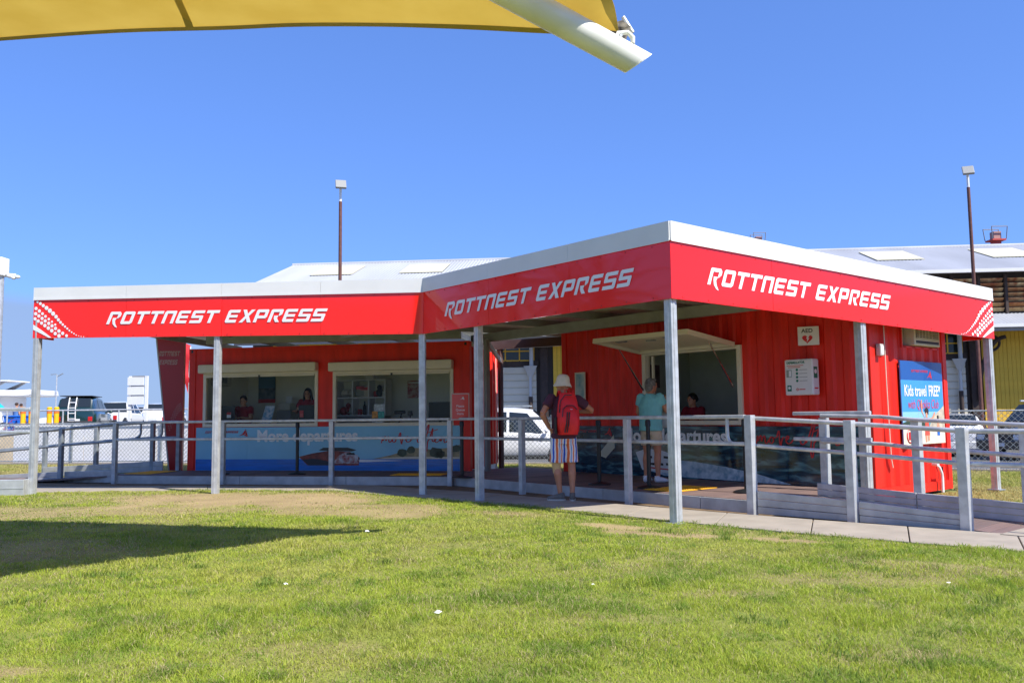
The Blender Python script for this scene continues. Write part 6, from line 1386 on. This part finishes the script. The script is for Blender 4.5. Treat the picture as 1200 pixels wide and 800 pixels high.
MB().bar((-1.9, -.62, 1.88), (.5, -.62, 1.86), .04, .04).build('roof_bar', galv_dark, v); MB().bar((-1.9, .62, 1.88), (.5, .62, 1.86), .04, .04).build('roof_bar', galv_dark, v); MB().box((-1.0, -.985, .36), (1.0, -.93, .44)).build('side_step', trim_m, v)
vehicle('parked_car', 'white hatchback seen from behind beside the red container end', (15.9, 30.8, -.32), R(68), wpaint, HAT, (-1.2, 1.2), .30, HATW, (.9, 0, .24, 0), (-1.46, 0, -1.80, 0), group='parked cars', clear=.22)
v = vehicle('parked_car', 'dark grey four wheel drive parked at the right edge of the picture', (17.5, 27.8, -.32), R(-158), dpaint, SUV, (-1.45, 1.45), .38, SUVW, SF, SR_, group='parked cars', clear=.34)
for y in (-.62, .62): MB().bar((-1.9, y, 1.89), (.5, y, 1.87), .04, .05).build('roof_bar', galv, v)
v = vehicle('parked_car', 'dark green four wheel drive with a ladder on its back door', (-20.9, 41.6, .55), R(106), gpaint, SUV, (-1.45, 1.45), .38, SUVW, SF, (-2.06, 0, -2.27, 0), extra=('dark_bumper',), group='parked cars', clear=.40)
for y in (-.05, .25): MB().tube([(-2.40, y, .7), (-2.44, y, 1.3), (-2.15, y, 1.78)], .025, 6).build('ladder_rail', white, v)
for z in (.8, 1.05, 1.3, 1.55): MB().tube([(-2.42 + max(0, z - 1.3) * .6, -.05, z), (-2.42 + max(0, z - 1.3) * .6, .25, z)], .02, 6).build('ladder_rung', white, v)
MB().box((-2.1, -.68, 1.845), (.4, .68, 1.875)).build('roof_rack', trim_m, v)
UTE = [(-2.65, 1.04, 1.06, .86, .80), (-2.6, 1.06, 1.08, .90, .84), (-1.0, 1.06, 1.08, .92, .86), (-.95, 1.06, 1.12, .92, .84), (-.72, 1.06, 1.72, .93, .68), (.2, 1.06, 1.80, .93, .69), (.65, 1.05, 1.74, .93, .68), (1.35, 1.08, 1.14, .92, .78), (2.2, 1.02, 1.06, .90, .76), (2.6, .88, .92, .84, .64)]
UTEW = [[(-.66, .1), (-.05, .08), (-.05, .88), (-.66, .88)], [(.03, .08), (1.0, .06), (.7, .62), (.5, .88), (.03, .88)]]
v = vehicle('parked_ute', 'white utility truck with tailgate facing the fence', (-22.9, 49.6, .55), R(95), wpaint, UTE, (-1.65, 1.6), .40, UTEW, (1.28, 0, .68, 0), (-.73, 0, -.94, 0), extra=('dark_bumper',), group='parked cars', clear=.42)
for k in range(6): MB().box((-2.66, -.5 + .18*k, .72), (-2.652, -.40 + .18*k, .80)).build('tailgate_letter', grey, v)
vehicle('parked_car', 'white four wheel drive farther back beside the fin sign', (-23.9, 58.5, .55), R(95), wpaint, SUV, (-1.45, 1.45), .38, SUVW, SF, SR_, group='parked cars', clear=.30)
vehicle('parked_car', 'white wagon farthest back in the row of parked cars', (-29.6, 70.0, .55), R(80), wpaint, SUV, (-1.45, 1.45), .38, SUVW, SF, SR_, group='parked cars', clear=.30)

# ------------------------------------------------------------------ harbour side on the left
ws = thing('white_notice_frame', 'white two-post frame with three notice boards by the car park', 'sign frame', (-15.2, 33.8, .45), R(-6))
for x in (0, .68): MB().box((x - .05, -.05, 0), (x + .05, .05, 2.55)).build('post', white, ws)
for k in range(3): MB().box((-.08, -.09, 1.42 + .38*k), (.6, -.055, 1.74 + .38*k)).build('board', white, ws); MB().box((.1, -.07, 1.76 + .38*k - .36 + .32), (.62, -.0505, 1.795 + .38*k - .0)).build('gap_strip', grey, ws)
MB().bar((.05, 0, .9), (.63, 0, .9), .06, .06).build('cross_rail', white, ws)
def bollard(x, y, label, h=1.35):
    t = thing('yellow_bollard', label, 'bollard', (x, y, .55), 0, 'yellow bollards on the quay'); MB().tube([(0,0,0),(0,0,h-.04),(0,0,h)], [.11,.11,.07], 12).build('tube', yellow, t, smooth=True); MB().tube([(0,0,h-.3),(0,0,h-.2)], .113, 12).build('band', mat('orange band', c(236, 120, 40), .5), t); return t
for x, lb in ((-21.75, 'yellow bollard just left of the dark green car'), (-22.1, 'yellow bollard second left of the dark green car'), (-23.0, 'yellow bollard in the middle of the quay group'), (-23.4, 'yellow bollard right of the end canopy post'), (-24.8, 'yellow bollard left of the end canopy post'), (-25.6, 'yellow bollard among the parked bicycles'), (-26.6, 'yellow bollard at the left picture edge')): bollard(x * .92 - .78, 38.8, lb, 1.35 if x > -24 else 1.25)
def bicycle(x, y, rz, label, cc_):
    t = thing('bicycle', label, 'bicycle', (x, y, .55), rz, 'bicycles parked on the quay'); m_ = mat('bike paint %s' % (cc_,), c(*cc_), .3)
    for wx in (-.52, .52): w = MB().torus((wx, 0, .34), (0, 1, 0), .32, .022, 24, 6).build('wheel', tyre_m, t, smooth=True); [MB().tube([(wx, 0, .34), (wx + .31*math.cos(a), 0, .34 + .31*math.sin(a))], .004, 4).build('spoke', galv, w) for a in np.linspace(0, 2*PI, 8, endpoint=False)]
    MB().tube([(-.52, 0, .34), (-.08, 0, .30), (-.2, 0, .78), (.38, 0, .80), (-.08, 0, .30)], .018, 6).build('frame', m_, t); MB().tube([(-.52, 0, .34), (-.2, 0, .76)], .014, 6).build('seat_stay', m_, t); MB().tube([(.52, 0, .34), (.36, 0, .95)], .018, 6).build('fork', m_, t)
    MB().tube([(.36, -.28, .98), (.38, 0, .96), (.36, .28, .98)], .014, 6).build('handlebar', black, t); MB().ell((-.22, 0, .86), (.13, .06, .03), 10, 6).build('saddle', black, t, smooth=True); return t
for k, (x, cc_, lb) in enumerate(((-26.2, (40, 40, 44), 'black bicycle at the left end of the quay rack'), (-25.0, (60, 110, 190), 'blue bicycle in the quay rack'), (-23.9, (160, 50, 44), 'red bicycle partly behind the end canopy post'))): bicycle(x, 41.0, R(20 + 12*k), lb, cc_)
def stander(x, y, label, top_c, leg_c, hat=None):
    t = thing('person', label, 'person', (x, y, .55), random.uniform(-.6, .6)); J = dict(hipL=(-.085, 0, .9), hipR=(.085, 0, .9), knL=(-.09, .02, .49), knR=(.09, .02, .49), anL=(-.09, 0, .1), anR=(.09, 0, .1), shL=(-.17, 0, 1.42), shR=(.17, 0, 1.42), elL=(-.23, .0, 1.14), elR=(.23, 0, 1.14), wrL=(-.2, .1, .9), wrR=(.2, .1, .9), head=(0, .03, 1.62))
    mb = MB(); body_core(mb, J); headm(mb, J['head'], PI); hand(mb, J['wrL'], (0, .2, -1), (-1, 0, 0), .3, 1); hand(mb, J['wrR'], (0, .2, -1), (1, 0, 0), .3, -1); blob(mb, 'body', skin, t, .012, 3)
    blob(shirt_mb(J, .86, .5), 'shirt', mat('far shirt %s' % (top_c,), c(*top_c), .9), t, .016, 3); blob(shorts_mb(J, .97, .52), 'shorts', mat('far shorts %s' % (leg_c,), c(*leg_c), .9), t, .016, 3)
    mb = MB(); mb.ell((0, .0, 1.66), (.09, .10, .10)); 
    if hat: mb.ell((0, .02, 1.66), (.20, .20, .02))
    blob(mb, 'hat' if hat else 'hair', mat('far head %s' % (hat,), c(*(hat or (60, 44, 36))), .8), t, .014, 2)
stander(-24.3, 47.5, 'distant person in yellow sun hat on the quay', (210, 200, 190), (90, 90, 110), (226, 206, 110)); stander(-23.6, 48.5, 'distant person in pale shirt beside the sun hat wearer', (214, 160, 140), (70, 70, 80)); stander(-27.4, 47.0, 'distant person in blue shirt left of the end canopy post', (90, 130, 190), (120, 110, 100)); stander(-28.6, 49.5, 'distant person in dark clothes at the left picture edge', (60, 60, 70), (40, 40, 46))
def bin_(x, y, label):
    t = thing('blue_bin', label, 'bin', (x, y, .55), 0, 'blue bins on the quay'); m_ = mat('bright blue plastic', c(30, 110, 214), .5); MB().loft([[Vector((sx*w_, sy*w_, z)) for sx, sy in ((-1,-1),(1,-1),(1,1),(-1,1))] for z, w_ in ((0, .25), (.95, .32))]).build('bin_body', m_, t); MB().box((-.34, -.36, .951), (.34, .34, 1.02)).build('lid', m_, t, bevel=.02)
bin_(-25.4, 44.5, 'blue bin beside the parked bicycles'); bin_(-26.2, 44.7, 'second blue bin nearer the picture edge'); bin_(-24.1, 45.5, 'blue bin behind the end canopy post')
um = thing('beach_umbrella', 'turquoise beach umbrella at the left picture edge', 'umbrella', (-27.2, 43.5, .55)); MB().tube([(0,0,0),(0,0,2.1)], .025, 8).build('pole', white, um); MB().tube([(0,0,1.35),(0,0,1.65),(0,0,1.95),(0,0,2.05)], [1.15,.85,.35,.03], 14).build('canopy', mat('turquoise cloth', c(20, 186, 216), .8), um, smooth=True)
# moored ferry
fe = thing('ferry', 'white ferry with dark windows moored behind the quay', 'boat', (-46.5, 74, -.9), R(3)); bw = mat('boat white', (.8, .8, .8, 1), .3)
def sec(x, w, z0, z1): return [Vector((x, -w, z0)), Vector((x, w, z0)), Vector((x, w*1.12, z1)), Vector((x, -w*1.12, z1))]
MB().loft([sec(-9, 2.4, -.2, 2.0), sec(-4, 2.6, -.3, 2.0), sec(3, 2.5, -.3, 2.1), sec(6, 1.4, -.1, 2.4), sec(7.6, .15, .3, 2.7)]).build('hull', bw, fe, smooth=True)
MB().box((-8.5, -2.2, 2.0), (3.0, 2.2, 4.35)).build('cabin', bw, fe, bevel=.1)
for k in range(8):
    if k != 4: MB().box((-8.2 + 1.35*k, -2.22, 2.7), (-7.05 + 1.35*k, -2.205, 3.95)).build('window', carglass, fe)
MB().loft([[Vector((x, y, z)) for y, z in ((-2.7, z0), (2.7, z0), (2.5, z0 + .5), (-2.5, z0 + .5))] for x, z0 in ((-9.2, 4.4), (0, 4.36), (4.6, 4.3), (5.6, 4.36))]).build('roof', bw, fe, bevel=.08)
MB().prism([(1.2, -1.6, 4.9), (2.0, -1.6, 4.9), (3.2, -1.6, 5.6), (2.8, -1.6, 5.6)], (0, .15, 0)).build('radar_arch', grey, fe); MB().prism([(1.2, 1.6, 4.9), (2.0, 1.6, 4.9), (3.2, 1.6, 5.6), (2.8, 1.6, 5.6)], (0, .15, 0)).build('radar_arch', grey, fe); MB().box((-1.6, -1.8, 5.6), (3.4, 1.8, 5.7)).build('flybridge_roof', bw, fe)
MB().prism([(-4.2, -1.4, 4.9), (-1.2, -1.4, 4.9), (-1.4, -1.4, 5.6)], (0, 2.6, 0)).build('bimini', mat('turquoise cloth', c(20, 186, 216), .8), fe); MB().box((-7.4, -1.4, 4.9), (-5.2, 1.2, 5.4)).build('life_raft', yellow, fe)
for x, y, s_, lb in ((-22.3, 74, 1.0, 'small white kiosk beyond the parked cars'), (-20.8, 80, .9, 'small pale kiosk at the edge of the fin sign')):
    k = thing('kiosk', lb, 'kiosk', (x - 1.8, y, .55), R(5), 'kiosks by the harbour'); MB().box((0, 0, 0), (2.6*s_, 2, 2.7*s_)).build('wall', white, k); MB().box((-.12, -.15, 2.7*s_), (2.72*s_, 2.1, 2.85*s_)).build('roof', grey, k); MB().box((.5, -.02, 1.0), (1.7, -.005, 1.9)).build('window', carglass, k)
ll = thing('double_lamp', 'slim twin-headed street lamp beyond the quay', 'street lamp', (-40.8, 76, .5)); MB().tube([(0,0,0),(0,0,4.9)], .05, 8).build('pole', galv, ll); MB().bar((-.55, 0, 4.9), (-.05, 0, 4.95), .14, .06).build('lamp_head', galv_dark, ll); MB().bar((.08, 0, 4.75), (.55, 0, 5.0), .14, .06).build('lamp_head', galv_dark, ll)
cp = thing('camera_mast', 'grey mast with white head and small cameras at the left picture edge', 'camera mast', (-12.40, 20.3, 0), R(0))
MB().tube([(0,0,0),(0,0,4.75)], .13, 16).build('pole', galv, cp, smooth=True); MB().box((-.35, -.16, 4.75), (.17, .16, 5.2)).build('head', white, cp, bevel=.02); MB().tube([(.1, 0, 4.80), (.42, 0, 4.78)], .03, 8).build('arm', white, cp)
for x, z in ((.30, 4.74), (.40, 4.70), (.50, 4.72)): MB().ell((x, -.05, z), (.055, .06, .045), 10, 8).build('camera_head', white, cp, smooth=True)

# palms to the left of the picture, seen only as reflections in the shaded fascia
leafm = mat('palm leaf', (.05, .09, .025, 1), .5, var=.3, vscale=3); trk = mat('palm trunk', c(120, 100, 82), .9, var=.25, vscale=9, bump=.6)
def palm(x, y, h, label):
    t = thing('palm_tree', label, 'palm tree', (x, y, -.32), random.uniform(0, 6), 'palms beside the lawn'); P = [Vector((.25*math.sin(k*.5), .1*k*.3, h*k/8)) for k in range(9)]; MB().tube(P, [.30 - .015*k for k in range(9)], 10).build('trunk', trk, t, smooth=True); topp = P[-1]
    mb = MB()
    for k in range(34):
        az = 2*PI*k*.381966; el_ = R(75 - 125 * (k / 34)); L = 2.6 + random.random() * .7; d = Vector((math.cos(az)*math.cos(el_), math.sin(az)*math.cos(el_), math.sin(el_))); pts_ = []; p = topp.copy()
        for q in range(9): pts_.append(p.copy()); d = (d + Vector((0, 0, -.13))).normalized(); p = p + d * L / 8
        for q in range(1, 9):
            dd = (pts_[q] - pts_[q-1]).normalized(); sd = dd.cross(Vector((0, 0, 1))).normalized() if abs(dd.z) < .97 else Vector((1, 0, 0))
            for sgn in (-1, 1):
                for w_ in (.0, .5):
                    b0 = pts_[q-1].lerp(pts_[q], w_); ln = .55 * math.sin(PI * min(1, (q + w_) / 9 * .85 + .12)); tip = b0 + (sd * sgn * .8 + dd * .55 + Vector((0, 0, -.35))).normalized() * ln; mb.add([b0 - dd*.035, b0 + dd*.035, tip], [(0, 1, 2)])
        mb.tube(pts_, [.03 - .003*q for q in range(9)], 4, cap=False)
    o = mb.build('crown', leafm, t, recalc=False); o['kind'] = 'stuff'
palm(-20.5, 15.5, 6.8, 'tall palm left of the picture mirrored in the shaded fascia'); palm(-21.5, 13.5, 6.4, 'palm mirrored in the middle of the shaded fascia'); palm(-19.5, 11.6, 5.9, 'palm mirrored near the corner post in the shaded fascia'); palm(-25, 11.0, 5.6, 'shorter palm farther left mirrored in the shaded fascia'); palm(-30, 18, 7.2, 'farthest palm on the left mirrored in the shaded fascia')

# litter on the lawn
pap = mat('white paper scrap', c(236, 236, 232), .7)
def scrap(x, y, s_, label):
    z = float(lawn_h(np.array([x]), np.array([y]))[0]) + .035; t = MB()
    P = [Vector((x + s_*math.cos(a)*random.uniform(.5, 1.1), y + s_*.7*math.sin(a)*random.uniform(.5, 1.1), z + random.uniform(0, .6)*s_)) for a in np.linspace(0, 2*PI, 7, endpoint=False)]; ctr = Vector((x, y, z + .7*s_)); t.add(P + [ctr], [(i, (i+1) % 7, 7) for i in range(7)]); o = t.build('paper_scrap', pap); tag(o, label, 'litter', 'paper scraps on the lawn')
scrap(-.47, 5.25, .028, 'crumpled white paper scrap nearest the camera on the lawn'); scrap(-1.55, 9.05, .03, 'small white scrap on the lawn near the shadow tip'); scrap(-1.65, 6.25, .02, 'thin white scrap on the lawn below the shadow'); scrap(.55, 6.1, .015, 'tiny white scrap on the lawn right of centre'); scrap(3.0, 6.0, .016, 'pale scrap in the grass on the right side')
